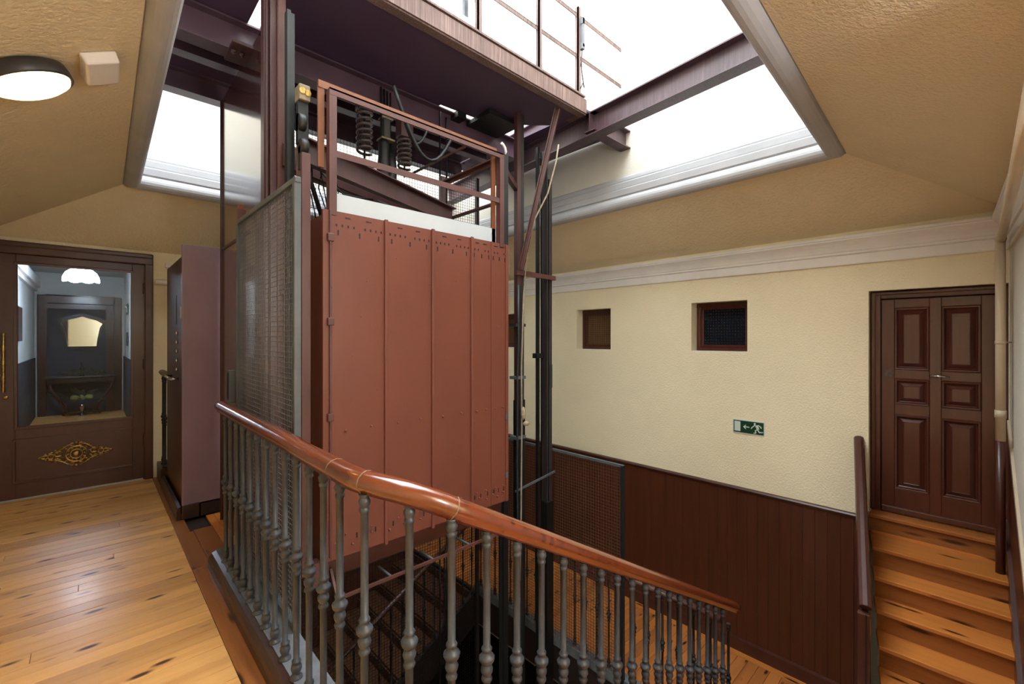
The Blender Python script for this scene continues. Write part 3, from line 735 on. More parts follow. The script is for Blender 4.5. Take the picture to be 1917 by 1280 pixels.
# upright beside the car, roof rails
MB().channel((.838, 2.555, .18), (.838, 2.555, 2.52), .045, .03, .006).build('upright', 'angle', car)
def post(x, y, z0, z1, w=.042, m='angle'): return MB().box(x-w/2, x+w/2, y-.004, y+.004, z0, z1).box(x-w/2, x-w/2+.008, y, y+w, z0, z1).build('roof_post', m, car)
post(.985, 2.50, 2.19, 2.895); post(2.265, 2.50, 2.19, 2.895)
MB().box(.92, .955, 2.545, 2.56, 2.46, 2.94).build('roof_post', 'orange', car)
MB().box(2.205, 2.24, 2.545, 2.56, 2.19, 2.88).build('roof_post', 'orange', car)
MB().box(.965, 2.285, 2.495, 2.503, 2.862, 2.90).box(.965, 2.285, 2.495, 2.53, 2.89, 2.90).build('guard_rail', 'angle', car)
MB().box(.92, 2.25, 2.54, 2.55, 2.905, 2.945).build('guard_rail', 'orange', car)
MB().box(.965, 2.285, 2.50, 2.508, 2.52, 2.558).build('guard_rail', 'angle', car)
MB().box(2.25, 2.285, 2.5, 3.28, 2.88, 2.89).box(2.28, 2.285, 2.5, 3.28, 2.85, 2.89).build('guard_rail', 'angle', car)
MB().box(2.25, 2.285, 2.5, 3.28, 2.53, 2.545).build('guard_rail', 'steel_br', car)
MB().box(1.95, 1.962, 2.55, 3.28, 2.87, 2.886).build('guard_rail', 'steel_br', car)
post(2.265, 3.27, 2.19, 2.93, m='steel_br')
# diagonal crosshead, rope hitch and springs
A, B = Vector((.86, 2.70, 2.51)), Vector((2.25, 3.13, 2.46))
MB().channel(A, B, .15, .05, .01).build('crosshead', 'steel_br', car)
MB().channel(A+Vector((-.04, .14, 0)), B+Vector((-.04, .14, 0)), .15, -.05, .01).build('crosshead', 'steel_br', car)
MB().box(.86, .90, 2.68, 2.72, 2.2, 2.74).build('roller_bracket', 'rust', car)
hi = thing('rope_hitch', 'coil springs and rope sockets hanging from the purple beam over the car', 'rope hitch', (1.8, 3.5, 3.44))
def spring(cx, cy, z0, z1, R, turns):
    p = [(cx+R*math.cos(2*math.pi*turns*t/140), cy+R*math.sin(2*math.pi*turns*t/140), z0+(z1-z0)*t/140) for t in range(141)]
    return MB().tube(p, .0115, 6).build('spring', 'spring', hi)
spring(1.64, 3.5, 3.03, 3.38, .058, 7.5); spring(2.01, 3.5, 3.0, 3.27, .054, 6.5)
MB().box(1.58, 1.70, 3.45, 3.55, 3.37, 3.445).build('spring_block', 'steel_br', hi, bevel=.004)
MB().box(1.95, 2.07, 3.45, 3.55, 3.26, 3.445).build('spring_block', 'steel_br', hi, bevel=.004)
MB().tube([(1.64, 3.5, 2.95), (1.64, 3.5, 3.40)], .009).build('spring_rod', 'black', hi)
MB().tube([(2.01, 3.5, 2.92), (2.01, 3.5, 3.40)], .009).build('spring_rod', 'black', hi)
for dx in (-.05, -.017, .017, .05): MB().tube([(1.83+dx, 3.5+dx*.3, 2.25), (1.83+dx, 3.5+dx*.3, 3.62)], .008, 6).build('rope', 'black', hi)
MB().box(1.77, 1.89, 3.45, 3.55, 3.18, 3.195).build('clamp_plate', 'dust', hi)
MB().box(1.78, 1.88, 3.46, 3.54, 3.36, 3.375).build('clamp_plate', 'dust', hi)
MB().box(1.80, 1.86, 3.47, 3.53, 3.2, 3.42).build('rope_socket', 'post', hi, bevel=.008)
MB().lathe([(.02, 0), (.05, .03), (.06, .2), (.045, .32), (.05, .42), (.03, .46)], (1.80, 3.48, 2.72), 9).build('rope_socket', 'black', hi)
MB().lathe([(.02, 0), (.045, .03), (.05, .2), (.03, .4)], (1.88, 3.50, 2.76), 9).build('rope_socket', 'black', hi)
for dx in (-.06, .05): MB().lathe([(.02, 0), (.045, .01), (.045, .04), (.03, .06), (.02, .14)], (1.83+dx, 3.4, 2.26), 9).build('end_nut', 'meshframe', hi)
# safety switch box and roller guide at the left top
MB().box(.845, .905, 2.62, 2.70, 2.84, 2.93).build('switch_box', 'dust', car, bevel=.006)
MB().lathe([(.018, 0), (.018, .004)], (.862, 2.62, 2.89), 10, (0, -1, 0)).lathe([(.018, 0), (.018, .004)], (.892, 2.62, 2.885), 10, (0, -1, 0)).build('switch_cap', 'brass', car)
MB().lathe([(.05, -.02), (.055, -.012), (.055, .012), (.05, .02)], (.865, 2.66, 2.72), 14, (1, 0, 0)).box(.845, .90, 2.64, 2.68, 2.60, 2.84).build('roller_guide', 'black', car)
MB().lathe([(.04, -.02), (.045, 0), (.04, .02)], (.87, 2.63, 2.58), 12, (1, 0, 0)).box(.85, .88, 2.62, 2.66, 2.45, 2.58).build('roller_guide', 'post', car)
# loose cables on the roof
cb_ = MB(); r2 = random.Random(5)
for k in range(6):
    x0 = .93+.03*k; p = [(x0+r2.uniform(-.02, .02)+.03*t, 2.75+.05*t+r2.uniform(-.02, .02), 2.62-.09*t+r2.uniform(-.015, .015)) for t in range(5)]
    cb_.tube(p, .004, 5)
cb_.tube([(1.0, 2.7, 2.48), (1.15, 2.75, 2.4), (1.3, 2.8, 2.42), (1.42, 2.9, 2.46)], .005, 5)
cb_.tube([(1.05, 2.8, 2.2), (.93, 2.75, 2.5), (.9, 2.74, 2.62)], .014, 6)
cb_.tube([(1.3, 2.6, 2.36), (1.6, 2.62, 2.32), (1.9, 2.7, 2.24), (2.1, 2.8, 2.2)], .005, 5)
cb_.build('loose_cables', 'black', car)
cb_ = MB(); cb_.tube([(1.55+.6*t/12, 2.85+.1*t/12, 3.28-.42*math.sin(math.pi*t/13)) for t in range(13)], .014, 7).tube([(1.6+.35*t/12, 2.9+.1*t/12, 3.28-.3*math.sin(math.pi*t/13)) for t in range(13)], .010, 7)
tag(cb_.build('travel_cable', 'black'), 'looped black trailing cable hanging above the car roof', 'cable')
MB().box(1.95, 2.12, 2.95, 3.1, 2.18, 2.30).build('junction_box', 'steel_br', car, bevel=.01)
MB().box(1.8, 1.98, 2.95, 3.1, 2.30, 2.42).build('junction_box', 'post', car, bevel=.01)
MB().box(1.30, 1.42, 2.9, 3.2, 2.18, 2.34).build('junction_box', 'steel_br', car, bevel=.01)

# guide rails, posts
gr = MB().box(.812, .832, 2.72, 2.77, -3.4, 3.38).box(.832, .858, 2.74, 2.75, -3.4, 3.38); tag(gr.build('guide_rail', 'black'), 'black greasy guide rail between mesh screen and car on the left', 'rail')
gr = MB().box(2.47, 2.52, 2.70, 2.75, -3.4, 3.02).box(2.44, 2.47, 2.72, 2.73, -3.4, 3.02); tag(gr.build('guide_rail', 'black'), 'black guide rail just right of the car with white hook on top', 'rail')
hk = MB().tube([(2.50, 2.72, 3.0), (2.51, 2.72, 3.05), (2.50, 2.72, 3.08), (2.48, 2.72, 3.10), (2.46, 2.72, 3.11)], .012, 6); tag(hk.build('cable_hook', 'white'), 'small white hook on top of the right guide rail', 'hook')
p1 = thing('shaft_post', 'tall sooty steel post right of the car holding the diagonal brace', 'post', (2.98, 3.05, -3.4))
MB().box(2.945, 2.992, 3.03, 3.075, .9, 3.655).build('angle_post', 'steel_br', p1)
MB().box(2.992, 3.05, 3.045, 3.085, .9, 3.655).build('angle_post', 'post', p1)
MB().box(2.945, 3.05, 3.03, 3.085, -3.4, .9).build('angle_post', 'black', p1)
MB().box(2.965, 3.01, 3.02, 3.05, -3.4, 2.0).build('cable_duct', 'iron_dark', p1)
MB().tube([(2.93, 3.0, 2.0), (2.93, 3.0, 1.5), (2.915, 3.0, 1.1), (2.915, 3.0, .2), (2.93, 3.0, -1.0)], .012, 6).build('conduit', 'iron_dark', p1)
for z in (1.62, 1.12, .55): MB().box(2.90, 3.03, 3.0, 3.09, z-.014, z+.014).build('strap', 'meshframe' if z < 1.2 else 'post', p1)
MB().box(2.44, 2.96, 2.74, 2.76, 2.93, 2.96).build('bracket', 'steel_br', p1) if False else MB().bar((2.48, 2.74, 2.93), (2.96, 3.06, 2.93), .04, .05).build('bracket', 'steel_br', p1)
p2 = thing('shaft_post', 'rightmost dark shaft post rising from the landing edge', 'post', (3.46, 3.12, -3.4))
MB().box(3.40, 3.415, 3.06, 3.15, -.2, 3.43).box(3.40, 3.49, 3.135, 3.15, -.2, 3.43).build('angle_post', 'post', p2)
MB().box(3.455, 3.50, 3.08, 3.135, -.2, 3.15).build('angle_post', 'post', p2)
MB().box(3.40, 3.50, 3.06, 3.15, -3.4, -.2).build('angle_post', 'black', p2)
MB().box(3.46, 3.50, 3.075, 3.09, .98, 1.22).build('splice_plate', 'iron_dark', p2)
p3 = MB().box(3.325, 3.355, 3.12, 3.15, -3.4, 3.46); tag(p3.build('guide_rail', 'black'), 'thin black counterweight rail between the two shaft posts', 'rail')
p3 = MB().tube([(3.1, 3.14, -3.4), (3.1, 3.14, 3.6)], .005, 6); tag(p3.build('wire_rope', 'iron_dark'), 'thin steel rope beside the post holding the brace', 'rope')
for k, (xx, yy) in enumerate(((2.35, 3.45), (2.46, 3.5))):
    p3 = MB().tube([(xx, yy, -3.4), (xx, yy, 3.6)], .009, 6); tag(p3.build('wire_rope', 'black'), ('dark rope seen through the car roof rail, the left one', 'dark rope seen through the car roof rail, the right one')[k], 'rope')
bx = MB().box(3.29, 3.39, 3.10, 3.16, 1.29, 1.34); tag(bx.build('rail_clip', 'black'), 'black clip on the thin counterweight rail', 'clip')
cr = thing('cross_tie', 'upper maroon tie bar joining the two right shaft posts', 'tie bar', (3.2, 3.06, 2.1))
MB().bar((2.92, 3.02, 2.12), (3.52, 3.06, 2.12), .03, .045).build('bar', 'angle', cr)
cr = thing('cross_tie', 'lower thin grey tie rod joining the two right shaft posts', 'tie rod', (3.2, 3.06, .05))
MB().bar((2.90, 3.01, .05), (3.52, 3.06, .10), .014, .018).build('bar', 'meshframe', cr)
dg = thing('diagonal_brace', 'slanting maroon steel brace from the tie bar up to the machine platform', 'brace', (3, 2.9, 2.15))
MB().channel((2.985, 2.985, 2.14), (3.185, 2.70, 3.63), .05, .04, .008).build('channel', 'angle', dg)
cbz = MB().tube([(3.16, 2.70, 3.3), (3.15, 2.72, 3.15), (3.10, 2.78, 2.85), (3.03, 2.88, 2.62), (3.0, 2.95, 2.35), (2.99, 2.99, 1.9), (2.97, 3.0, 1.2), (2.975, 3.0, .7), (2.965, 3.0, -.2), (2.95, 3.0, -.8)], .008, 6)
cbz = tag(cbz.build('cable', 'cable'), 'thin beige cable running down the brace and the post', 'cable')
kn = MB().ball((2.985, 2.99, .78), .032, 8, 6, (.8, .8, 2.0)).ball((3.02, 2.985, .68), .03, 8, 6, (1.4, .8, .8)); tag(kn.build('taped_joint', 'tape'), 'beige taped cable knot on the shaft post', 'joint')

# ------------------------------------------------------------------ machine platform above
mp = thing('machine_platform', 'dark purple steel machine platform hanging under the skylight above the car', 'platform', (2.1, 3, 3.65))
MB().prism([(.86, 2.68), (3.42, 2.68), (3.42, 2.98), (2.95, 3.40), (2.35, 3.44), (2.35, 3.56), (.86, 3.56)], (0, 0, 3.66), (1, 0, 0), (0, 1, 0), (0, 0, 1), .02).build('deck', 'deck', mp)
MB().box(.3, 3.3, 3.62, 4.6, 3.66, 3.68).build('deck', 'deck', mp)
MB().box(.3, .78, 2.9, 3.62, 3.66, 3.68).build('deck', 'deck', mp)
MB().box(3.44, 4.13, 2.62, 4.6, 3.692, 3.715).build('deck', 'deck', mp)
MB().box(3.32, 3.60, 3.62, 4.6, 3.66, 3.68).build('deck', 'deck', mp)
MB().channel((.62, 2.62, 3.65), (3.47, 2.62, 3.65), .155, -.07, .012).build('edge_channel', 'rust', mp, label='weathered pale streaked edge channel')
MB().box(.62, 3.44, 2.60, 2.70, 3.806, 3.822).build('edge_cap', 'rust', mp)
MB().box(1.9, 3.4, 2.74, 2.755, 3.82, 3.99).build('toe_board', 'kick', mp)
for xx in (1.50, 2.16, 2.84, 3.385): MB().box(xx-.019, xx+.019, 2.63, 2.645, 3.80, 4.66).box(xx-.019, xx-.010, 2.63, 2.668, 3.80, 4.66).build('guard_post', 'rust', mp)
for z in (4.18, 4.57): MB().box(1.3, 4.13, 2.648, 2.656, z, z+.035).box(1.3, 4.13, 2.648, 2.68, z+.028, z+.035).build('guard_rail', 'rust', mp)
MB().box(3.40, 3.425, 2.60, 2.63, 4.28, 4.56).build('cable_clamp', 'zinc', mp)
MB().box(3.395, 3.43, 2.60, 2.64, 4.50, 4.56).build('cable_clamp', 'zinc', mp); MB().box(3.395, 3.43, 2.60, 2.64, 4.26, 4.31).build('cable_clamp', 'zinc', mp)
MB().tube([(3.41, 2.62, 4.26), (3.40, 2.62, 4.1), (3.42, 2.61, 3.95), (3.36, 2.60, 3.86)], .006, 5).tube([(3.41, 2.62, 4.26), (3.405, 2.62, 4.05), (3.43, 2.61, 3.9)], .006, 5).build('loose_wire', 'post', mp)
MB().box(3.42, 3.6, 2.66, 2.86, 3.68, 3.74).build('end_plate', 'rust', mp)
MB().box(2.52, 2.62, 3.40, 3.52, 3.6, 3.66).build('bracket', 'black', mp)
MB().box(2.7, 3.1, 3.15, 3.5, 3.60, 3.64).build('cable_tray', 'black', mp)
# roof struts seen on the platform
sr = thing('strut_frame', 'dark grey steel post with two slanting struts standing on the platform', 'struts', (2.2, 2.8, 3.7))
MB().bar((2.13, 2.78, 3.68), (2.13, 2.78, 5.4), .035, .035).build('post', 'iron', sr)
MB().bar((2.0, 2.9, 4.22), (2.22, 3.0, 5.1), .035, .03).build('strut', 'iron', sr)
MB().bar((2.42, 2.95, 4.20), (2.16, 2.85, 5.1), .035, .03).build('strut', 'iron', sr)

# beams
bmA = MB().ibeam((3.395, .55, 3.465), (3.82, 5.4, 3.465), .225, .14); tag(bmA.build('steel_beam', 'beam'), 'long pale streaked steel beam crossing the skylight on the right', 'beam')
bmA2 = MB().ibeam((3.50, 2.75, 3.70), (3.66, 4.6, 3.70), .16, .09); tag(bmA2.build('steel_beam', 'beam_dark'), 'short upper beam lying on the long beam behind the brace', 'beam')
bmB = MB().ibeam((OX0-.05, 3.52, 3.44), (3.36, 3.52, 3.44), .215, .13); tag(bmB.build('steel_beam', 'beam_dark'), 'purple beam under the back edge of the platform deck', 'beam')
bmC = MB().ibeam((OX0-.05, 4.46, 3.49), (3.36, 4.46, 3.49), .17, .12); tag(bmC.build('steel_beam', 'beam_dark'), 'rearmost dark beam above the rear wire screen', 'beam')
bmD = MB().ibeam((OX0-.05, 3.98, 3.56), (3.36, 3.98, 3.56), .10, .10); tag(bmD.build('steel_beam', 'beam_dark'), 'dusty middle beam between the two purple beams', 'beam')
bmE = MB().ibeam((3.50, 2.60, 3.50), (OX1+.05, 2.60, 3.50), .19, .12); tag(bmE.build('steel_beam', 'beam'), 'stub beam end set in the pale wall below the long beam', 'beam')
bk = thing('bolt_plate', 'bolted gusset plate where beam meets column', 'plate', (.7, 3.4, 3.4))
MB().box(.66, .80, 3.30, 3.56, 3.405, 3.425).build('plate', 'steel_br', bk)
for xx in (.685, .735): MB().lathe([(.016, 0), (.016, -.014), (.008, -.014), (.008, -.03)], (xx, 3.40, 3.405), 6).build('bolt', 'steel_br', bk)

# ================================================================== GLAZED DOOR (left wall)
d1 = struct(MB().box(-.78, .475, YA+.10, YA+.14, 2.30, 2.36).build('door_1', 'maroon'))
yf = YA-.02
MB().sweep([(.445, yf+.02, 0), (.445, yf+.02, 2.37)], [(-.035, 0), (.035, 0), (.035, .035), (-.035, .035)], smooth=False, up=(0, -1, 0)).build('architrave', 'maroon', d1, bevel=.008)
MB().box(-.80, .48, yf-.02, YA+.04, 2.27, 2.37).build('architrave', 'maroon', d1, bevel=.01)
MB().box(-.80, .48, yf-.03, yf, 2.335, 2.385).build('architrave', 'maroon', d1, bevel=.012)
MB().box(-.80, -.735, yf-.02, YA+.05, 0, 2.30).build('architrave', 'maroon', d1, bevel=.008)
MB().box(.40, .47, YA, YA+.06, 0, 2.3).build('jamb', 'maroon', d1)
L0, L1 = -.73, .402; gx0, gx1, gz0, gz1 = -.505, .312, .66, 2.19
MB().box(L0, gx0, YA, YA+.045, .015, 2.27).build('stile', 'maroon', d1, bevel=.003)
MB().box(gx1, L1, YA, YA+.045, .015, 2.27).build('stile', 'maroon', d1, bevel=.003)
MB().box(gx0, gx1, YA, YA+.045, gz1, 2.27).build('cross_rail', 'maroon', d1, bevel=.003)
MB().box(gx0, gx1, YA, YA+.045, .015, gz0).build('lower_panel', 'maroon', d1)
def pframe(mb, x0, x1, z0, z1, y, w, t):
    for a in (0,):
        mb.box(x0, x1, y-t, y, z0, z0+w).box(x0, x1, y-t, y, z1-w, z1).box(x0, x0+w, y-t, y, z0+w, z1-w).box(x1-w, x1, y-t, y, z0+w, z1-w)
    return mb
pframe(MB(), gx0-.01, gx1+.01, gz0-.01, gz1+.01, YA, .025, .014).build('glazing_bead', 'maroon', d1, bevel=.005)
pframe(MB(), -.525, .332, .155, .565, YA, .02, .012).build('moulding', 'maroon', d1, bevel=.005)
MB().box(gx0, gx1, YA+.02, YA+.026, gz0, gz1).build('pane', 'glass', d1)
for z in (.42, 1.22, 2.02): MB().lathe([(.012, -.055), (.012, .055)], (.408, YA-.012, z), 8).build('hinge', 'maroon', d1)
# brass pull handle and keyhole
hp = [(.008, 0), (.014, .012), (.008, .024), (.013, .04), (.009, .06), (.011, .10), (.017, .13), (.011, .16), (.009, .2), (.013, .25), (.017, .27), (.013, .29), (.009, .33), (.011, .38), (.017, .41), (.011, .44), (.009, .48), (.013, .5), (.008, .515), (.013, .53), (.006, .545)]
MB().lathe(hp, (-.575, YA-.045, 1.0), 10).tube([(-.575, YA, 1.05), (-.575, YA-.045, 1.05)], .006, 6).tube([(-.575, YA, 1.48), (-.575, YA-.045, 1.48)], .006, 6).build('handle', 'brass', d1, label='long brass pull handle')
MB().lathe([(.018, 0), (.016, .006), (.006, .008)], (-.565, YA, .955), 10, (0, -1, 0)).build('keyhole', 'brass', d1)
# brass rosette ornament with scrolled ends
orn = MB(); oc = (-.105, YA-.002, .365); Y_ = YA
def ringo(cx, cz, R, r, sx=1, sz=1, n=20): orn.tube([(cx+R*sx*math.cos(2*math.pi*i/n), Y_-.008, cz+R*sz*math.sin(2*math.pi*i/n)) for i in range(n)], r, 6, closed=True)
ringo(oc[0], oc[2], .075, .008); ringo(oc[0], oc[2], .045, .006); orn.lathe([(.03, 0), (.026, .012), (.012, .018)], (oc[0], Y_, oc[2]), 12, (0, -1, 0))
for i in range(12):
    t = 2*math.pi*i/12; orn.ball((oc[0]+.06*math.cos(t), Y_-.006, oc[2]+.06*math.sin(t)), .011, 6, 4)
for s in (-1, 1):
    ringo(oc[0]+s*.125, oc[2]+.018, .026, .006, n=12); ringo(oc[0]+s*.125, oc[2]-.022, .024, .006, n=12)
    ringo(oc[0]+s*.175, oc[2], .022, .006, n=12); ringo(oc[0]+s*.215, oc[2], .02, .0055, 1.2, .8, n=12); orn.ball((oc[0]+s*.25, Y_-.006, oc[2]), .012, 6, 4, (1.5, 1, 1))
    orn.tube([(oc[0]+s*.02, Y_-.008, oc[2]+.1), (oc[0]+s*.06, Y_-.01, oc[2]+.092), (oc[0]+s*.1, Y_-.008, oc[2]+.06), (oc[0]+s*.16, Y_-.008, oc[2]+.035)], .007, 6)
    orn.tube([(oc[0]+s*.02, Y_-.008, oc[2]-.1), (oc[0]+s*.06, Y_-.01, oc[2]-.092), (oc[0]+s*.1, Y_-.008, oc[2]-.06), (oc[0]+s*.16, Y_-.008, oc[2]-.035)], .007, 6)
    for k in range(14):
        t = k/13; w_ = .105*(1-t*.82)
        for q in (-1, 1): orn.ball((oc[0]+s*(.07+.165*t), Y_-.006, oc[2]+q*w_*(.55+.3*math.sin(k*2.4))), .0085+.003*math.sin(k*1.7), 5, 4, (1.6, .8, 1))
    orn.ball((oc[0], Y_-.008, oc[2]+s*.11), .015, 8, 5); ringo(oc[0]+.03*s, oc[2]+.095, .014, .005, n=10); ringo(oc[0]+.03*s, oc[2]-.095, .014, .005, n=10)
orn.build('rosette', 'brass', d1, label='brass scrollwork rosette')

# ---------------- hallway behind the glass
HY = 12.3
struct(MB().box(-1.0, .75, YA+.15, HY, -.2, 0).build('floor', 'plank'))
struct(MB().box(-1.0, .75, YA+.15, HY, 2.75, 2.9).build('ceiling', 'hallpale'))
struct(MB().box(-.95, -.78, YA+.15, HY, 0, 2.75).build('wall_hall_left', 'hallpale'))
struct(MB().box(.50, .7, YA+.15, HY, 0, 2.75).build('wall_hall_right', 'hallpale'))
struct(MB().box(-.95, .7, HY, HY+.15, 0, 2.75).build('wall_hall_end', 'hallpale'))
tr = struct(MB().box(-.78, -.765, YA+.15, HY, 0, 1.12).build('trim_10', 'hallwall'))
struct(MB().box(.485, .5, YA+.15, HY, 0, 1.12).build('trim_11', 'hallwall'))
struct(MB().box(-.78, -.70, YA+.15, HY, 2.45, 2.6).box(-.78, -.74, YA+.15, HY, 2.38, 2.45).build('trim_12', 'trim'))
d3 = struct(MB().box(-.62, .34, HY-.03, HY, 0, 2.16).build('door_3', 'hallwall'))
MB().box(-.74, -.62, HY-.06, HY, 0, 2.32).box(.34, .46, HY-.06, HY, 0, 2.32).box(-.62, .34, HY-.06, HY, 2.16, 2.32).build('frame', 'mahogany', d3, bevel=.012)
MB().box(.22, .34, HY-.045, HY-.03, 0, 2.16).box(-.62, .22, HY-.045, HY-.03, 2.06, 2.16).build('inner_frame', 'mahogany', d3, bevel=.006)
mr = thing('wall_mirror', 'shield shaped mirror in dark carved frame above the hall console table', 'mirror', (-.13, HY-.05, 1.27))
def shield(k, dx=0):
    P = [(-.25, 0), (-.27, .2), (-.31, .45), (-.36, .55), (-.25, .63), (-.12, .67), (0, .72), (.12, .67), (.25, .63), (.36, .55), (.31, .45), (.27, .2), (.25, 0)]
    return [(a*k, .33+(b-.33)*k) for a, b in P]
P0, P1 = shield(1.0), shield(.82); o_ = (-.13, HY-.05, 1.27); mb = MB(); n = len(P0)
for k, (pa, d) in enumerate(((P0, 0), (P0, -.05), (P1, -.05), (P1, -.02))): mb.v += [(o_[0]+a, o_[1]+d, o_[2]+b) for a, b in pa]
for k in range(3):
    for i in range(n): mb.f.append((k*n+i, k*n+(i+1) % n, (k+1)*n+(i+1) % n, (k+1)*n+i)); mb.sm.append(False)
mb.build('frame', 'darkwood', mr)
MB().prism(P1, (o_[0], o_[1]-.02, o_[2]), (1, 0, 0), (0, 0, 1), (0, 1, 0), .01).build('mirror_glass', 'mirror', mr)
ct = thing('console_table', 'dark curved leg console table against the end of the hallway', 'table', (-.13, HY-.25, 0))
MB().box(-.63, .37, HY-.42, HY-.06, .72, .76).build('tabletop', 'darkwood', ct, bevel=.01)
MB().box(-.58, .32, HY-.40, HY-.08, .64, .72).build('apron', 'darkwood', ct)
for s in (-1, 1):
    c0 = -.13
    MB().tube([(c0+s*.44, HY-.32, .66), (c0+s*.42, HY-.34, .52), (c0+s*.34, HY-.33, .36), (c0+s*.24, HY-.3, .2), (c0+s*.22, HY-.28, .08), (c0+s*.27, HY-.28, .02)], .028, 8).build('leg', 'mahogany', ct)
MB().box(-.38, .12, HY-.34, HY-.14, .03, .06).build('shelf', 'darkwood', ct)
fp = thing('flower_arrangement', 'dried flower arrangement in a slim vase under the console table', 'flowers', (-.13, HY-.4, 0))
MB().lathe([(.05, 0), (.03, .03), (.02, .1), (.035, .18), (.05, .22)], (-.13, HY-.45, 0.0), 10).build('vase', 'chrome', fp)
r3 = random.Random(2)
lf = MB()
for k in range(90):
    a = r3.uniform(0, 6.28); b = r3.uniform(-.2, 1.2); R = r3.uniform(.1, .3)
    c_ = Vector((-.13+R*math.cos(a)*math.cos(b)*1.2, HY-.47+.06*math.sin(a), .38+R*math.sin(b)*.7-.05)); d_ = Vector((math.cos(a), 0, math.sin(b))).normalized(); e_ = Vector((-d_.z, .4, d_.x)).normalized()
    lf.add([c_-d_*.045, c_+e_*.016, c_+d_*.045, c_-e_*.016], [(0, 1, 2, 3)])
lf.build('foliage', 'leaf', fp, kind='stuff')
for dx in (-.1, .1, 0): MB().ball((-.13+dx, HY-.5, .36+.03*abs(dx)), .055, 8, 6, (1.2, .7, .9)).build('bloom', 'petal', fp)
gb = thing('garland', 'dark leafy centrepiece on the hall console table', 'centrepiece', (-.13, HY-.25, .76))
lf = MB()
for k in range(70):
    t = r3.uniform(-1, 1); c_ = Vector((-.13+.34*t, HY-.25+r3.uniform(-.06, .06), .78+r3.uniform(0, .14)*(1-abs(t)*.6))); a = r3.uniform(0, 3.14); d_ = Vector((math.cos(a), .2, math.sin(a))); e_ = Vector((-math.sin(a), .3, math.cos(a)))
    lf.add([c_-d_*.04, c_+e_*.015, c_+d_*.04, c_-e_*.015], [(0, 1, 2, 3)])
lf.build('leaves', 'leaf', gb, kind='stuff')
MB().lathe([(.04, 0), (.015, .03), (.012, .1), (.03, .15), (.012, .2), (.02, .22), (.01, .26)], (-.13, HY-.3, .76), 10).build('candlestick', 'darkwood', gb)
pn = thing('pendant_lamp', 'lit white scalloped lampshade hanging in the hallway behind the glass', 'lamp', (-.11, 9.4, 2.2))
sp_ = MB(); n = 32; vs = []
prof = [(.04, .185), (.11, .17), (.17, .115), (.20, .045), (.205, 0)]
for r, h in prof:
    for i in range(n):
        t = 2*math.pi*i/n; k = 1+.05*abs(math.sin(4*t))*(1 if h < .15 else .3); dz_ = -.022*abs(math.sin(4*t)) if h == 0 else 0
        vs.append((-.11+r*k*math.cos(t), 9.4+r*k*math.sin(t), 2.37+h+dz_))
sp_.add(vs, [(i*n+k, i*n+(k+1) % n, (i+1)*n+(k+1) % n, (i+1)*n+k) for i in range(len(prof)-1) for k in range(n)], True)
sp_.build('lamp_shade', 'shade', pn)
MB().tube([(-.11, 9.4, 2.55), (-.11, 9.4, 2.75)], .008, 6).build('cord', 'brass', pn)
es = thing('exit_sign', 'small dark exit sign on the hallway end wall seen through the glass', 'sign', (.48, 11.0, 1.9))
MB().box(.476, .484, 10.6, 11.1, 1.93, 2.12).build('plate', 'green', es)
MB().box(.470, .476, 10.72, 10.86, 1.97, 2.05).ball((.472, 10.9, 2.07), .02, 6, 4).build('symbol', 'signwhite', es)
nt = MB().box(.474, .484, 10.7, 11.0, 1.35, 1.6); tag(nt.build('framed_notice', 'hallwall', bevel=.004), 'small framed notice below the hallway exit sign', 'picture')
nt = MB().box(-.765, -.75, 9.4, 9.9, 1.45, 1.95); tag(nt.build('picture_frame', 'mahogany', bevel=.004), 'small framed picture on the left hallway wall behind the glass', 'picture')

# ================================================================== EXIT SIGN ON THE FAR WALL
sg = thing('exit_sign', 'green and white emergency exit sign with running figure on cream wall', 'sign', (XB, 1.632, .5))
sy0, sy1, sz0, sz1 = 1.784, 1.479, .508, .652         # left edge .. right edge (Y falls to the right)
def sp2(u, v): return (sy0+(sy1-sy0)*u, sz0+(sz1-sz0)*v)
MB().box(XB-.006, XB, sy1, sy0, sz0, sz1).build('plate', 'signwhite', sg)
a, b = sp2(.03, .07); c_, d_ = sp2(.97, .93)
MB().box(XB-.008, XB-.005, c_, a, b, d_).build('field', 'green', sg)
def flat(polys, name, m='signwhite'):
    mb = MB()
    for poly in polys:
        mb.prism([sp2(u, v) for u, v in poly], (XB-.0095, 0, 0), (0, 1, 0), (0, 0, 1), (1, 0, 0), .002)
    mb.build(name, m, sg)
flat([[(.06, .16), (.25, .16), (.25, .86), (.06, .86)]], 'doorway')
flat([[(.34, .52), (.41, .66), (.435, .66), (.395, .55), (.53, .55), (.53, .48), (.395, .48), (.435, .36), (.41, .36), (.34, .5)]], 'arrow')
run = [[(.70+.032*math.cos(t*.6283), .80+.068*math.sin(t*.6283)) for t in range(10)],
       [(.71, .70), (.80, .74), (.84, .46), (.77, .40)], [(.72, .70), (.62, .50), (.60, .54), (.70, .74)], [(.62, .50), (.60, .42), (.575, .43), (.60, .54)],
       [(.79, .74), (.86, .62), (.90, .64), (.82, .76)], [(.86, .62), (.89, .52), (.91, .54), (.90, .64)],
       [(.77, .46), (.70, .34), (.72, .16), (.75, .16), (.74, .33), (.82, .44)], [(.80, .44), (.85, .28), (.95, .30), (.95, .24), (.83, .2), (.77, .40)], [(.72, .2), (.66, .16), (.665, .12), (.75, .14)]]
flat(run, 'running_figure')

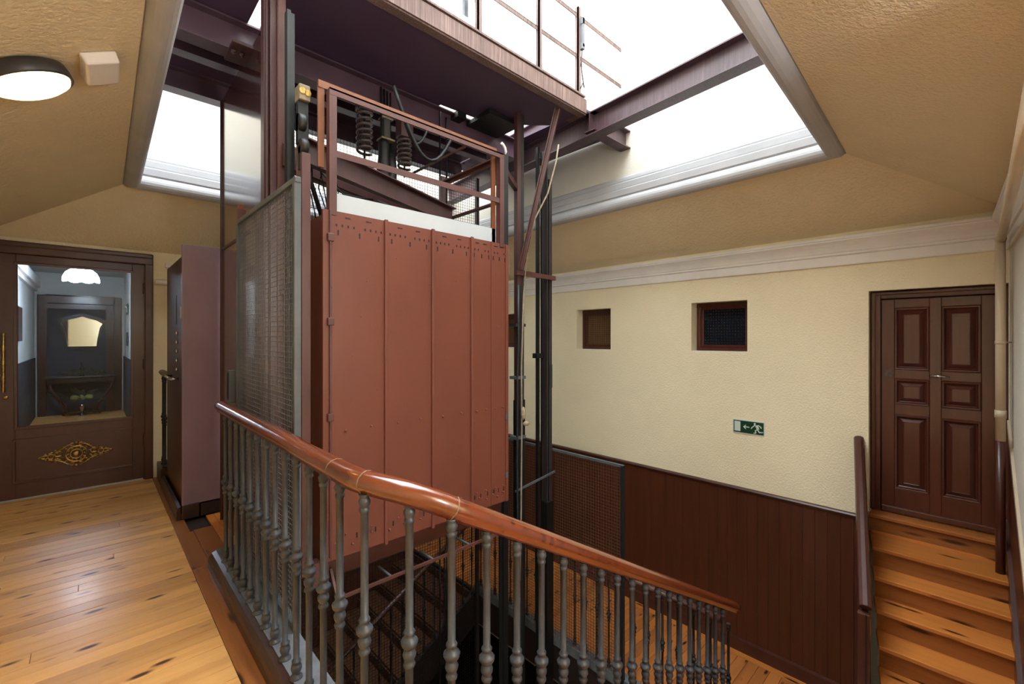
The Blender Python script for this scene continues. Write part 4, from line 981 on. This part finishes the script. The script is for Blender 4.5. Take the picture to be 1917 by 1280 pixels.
# ================================================================== PIPES
pv = thing('drain_pipe', 'cream and brown vertical pipe beside the six panel door', 'pipe', (4.64, -.105, -.16))
MB().lathe([(.0262, .93), (.0262, 2.36)], (4.64, -.103, -.155), 16).lathe([(.0295, 1.09), (.0295, 1.145)], (4.64, -.103, -.155), 16).build('upper_pipe', 'pvc', pv)
MB().lathe([(.025, 0), (.025, .93)], (4.64, -.103, -.155), 16).build('lower_pipe', 'maroon', pv)
MB().lathe([(.0285, 0), (.0285, .022)], (4.64, -.103, 1.455), 14).tube([(4.66, -.11, 1.466), (4.70, -.155, 1.468)], .005, 6).build('clamp', 'pvc', pv)
ph = MB().lathe([(.022, 0), (.022, 2.9)], (4.64, -.105, 2.19), 14, (-1, 0, 0)).ball((4.64, -.104, 2.195), .032, 10, 8); tag(ph.build('wall_pipe', 'pvc'), 'cream horizontal pipe running under the right wall cornice', 'pipe')

# ================================================================== CEILING LAMP AND WHITE BOX ON THE LEFT SLOPE
nrm = Vector((.4472, 0, -.8944))
def slope_pt(x, y):
    e = .135+.07*(y-.56)/4.794; return Vector((x, y, OZ-(e-x)*.5))
lc = slope_pt(-.225, 2.94)
lp = thing('ceiling_lamp', 'round lit ceiling lamp with dark ring on the left slope', 'lamp', lc)
MB().lathe([(.14, 0), (.152, .005), (.156, .03), (.156, .062), (.150, .066), (.144, .06)], lc, 36, nrm).build('ring', 'lampring', lp)
MB().lathe([(.144, .058), (.138, .072), (.11, .086), (.065, .095), (.001, .098)], lc, 36, nrm).build('diffuser', 'lampglass', lp, label='glowing opal diffuser')
tX = Vector((.8944, 0, .4472)); sc2 = slope_pt(.02, 2.90)
mb = MB(); ey = Vector((0, 1, 0))
def pt(a, b, h): return sc2+tX*a+ey*b+nrm*h
w2, d2_ = .07, .115
vs = [pt(-w2, -d2_, 0), pt(w2, -d2_, 0), pt(w2, d2_, 0), pt(-w2, d2_, 0), pt(-w2+.006, -d2_+.012, .05), pt(w2-.006, -d2_+.012, .05), pt(w2-.006, d2_-.006, .06), pt(-w2+.006, d2_-.006, .06)]
mb.add(vs, [(0, 1, 2, 3), (7, 6, 5, 4), (0, 4, 5, 1), (1, 5, 6, 2), (2, 6, 7, 3), (3, 7, 4, 0)])
eb = mb.build('junction_box', 'white', bevel=.008); tag(eb, 'white plastic box on the sloping ceiling beside the round lamp', 'box')

l2 = thing('pendant_lamp', 'added white fill globe on a thin stem, unseen behind the viewpoint', 'lamp', (1.05, -.8, 1.9))  # unseen fill light added behind the camera to brighten walls and ceiling
MB().ball((1.05, -.8, 2.0), .12, 20, 12).build('globe', 'fillglow', l2)
MB().tube([(1.05, -.8, 2.12), (1.05, -.8, ZB)], .008, 8).build('stem', 'lampring', l2)
MB().lathe([(.05, 0), (.05, .02), (.02, .03)], (1.05, -.8, ZB-.03), 14).build('canopy', 'lampring', l2)
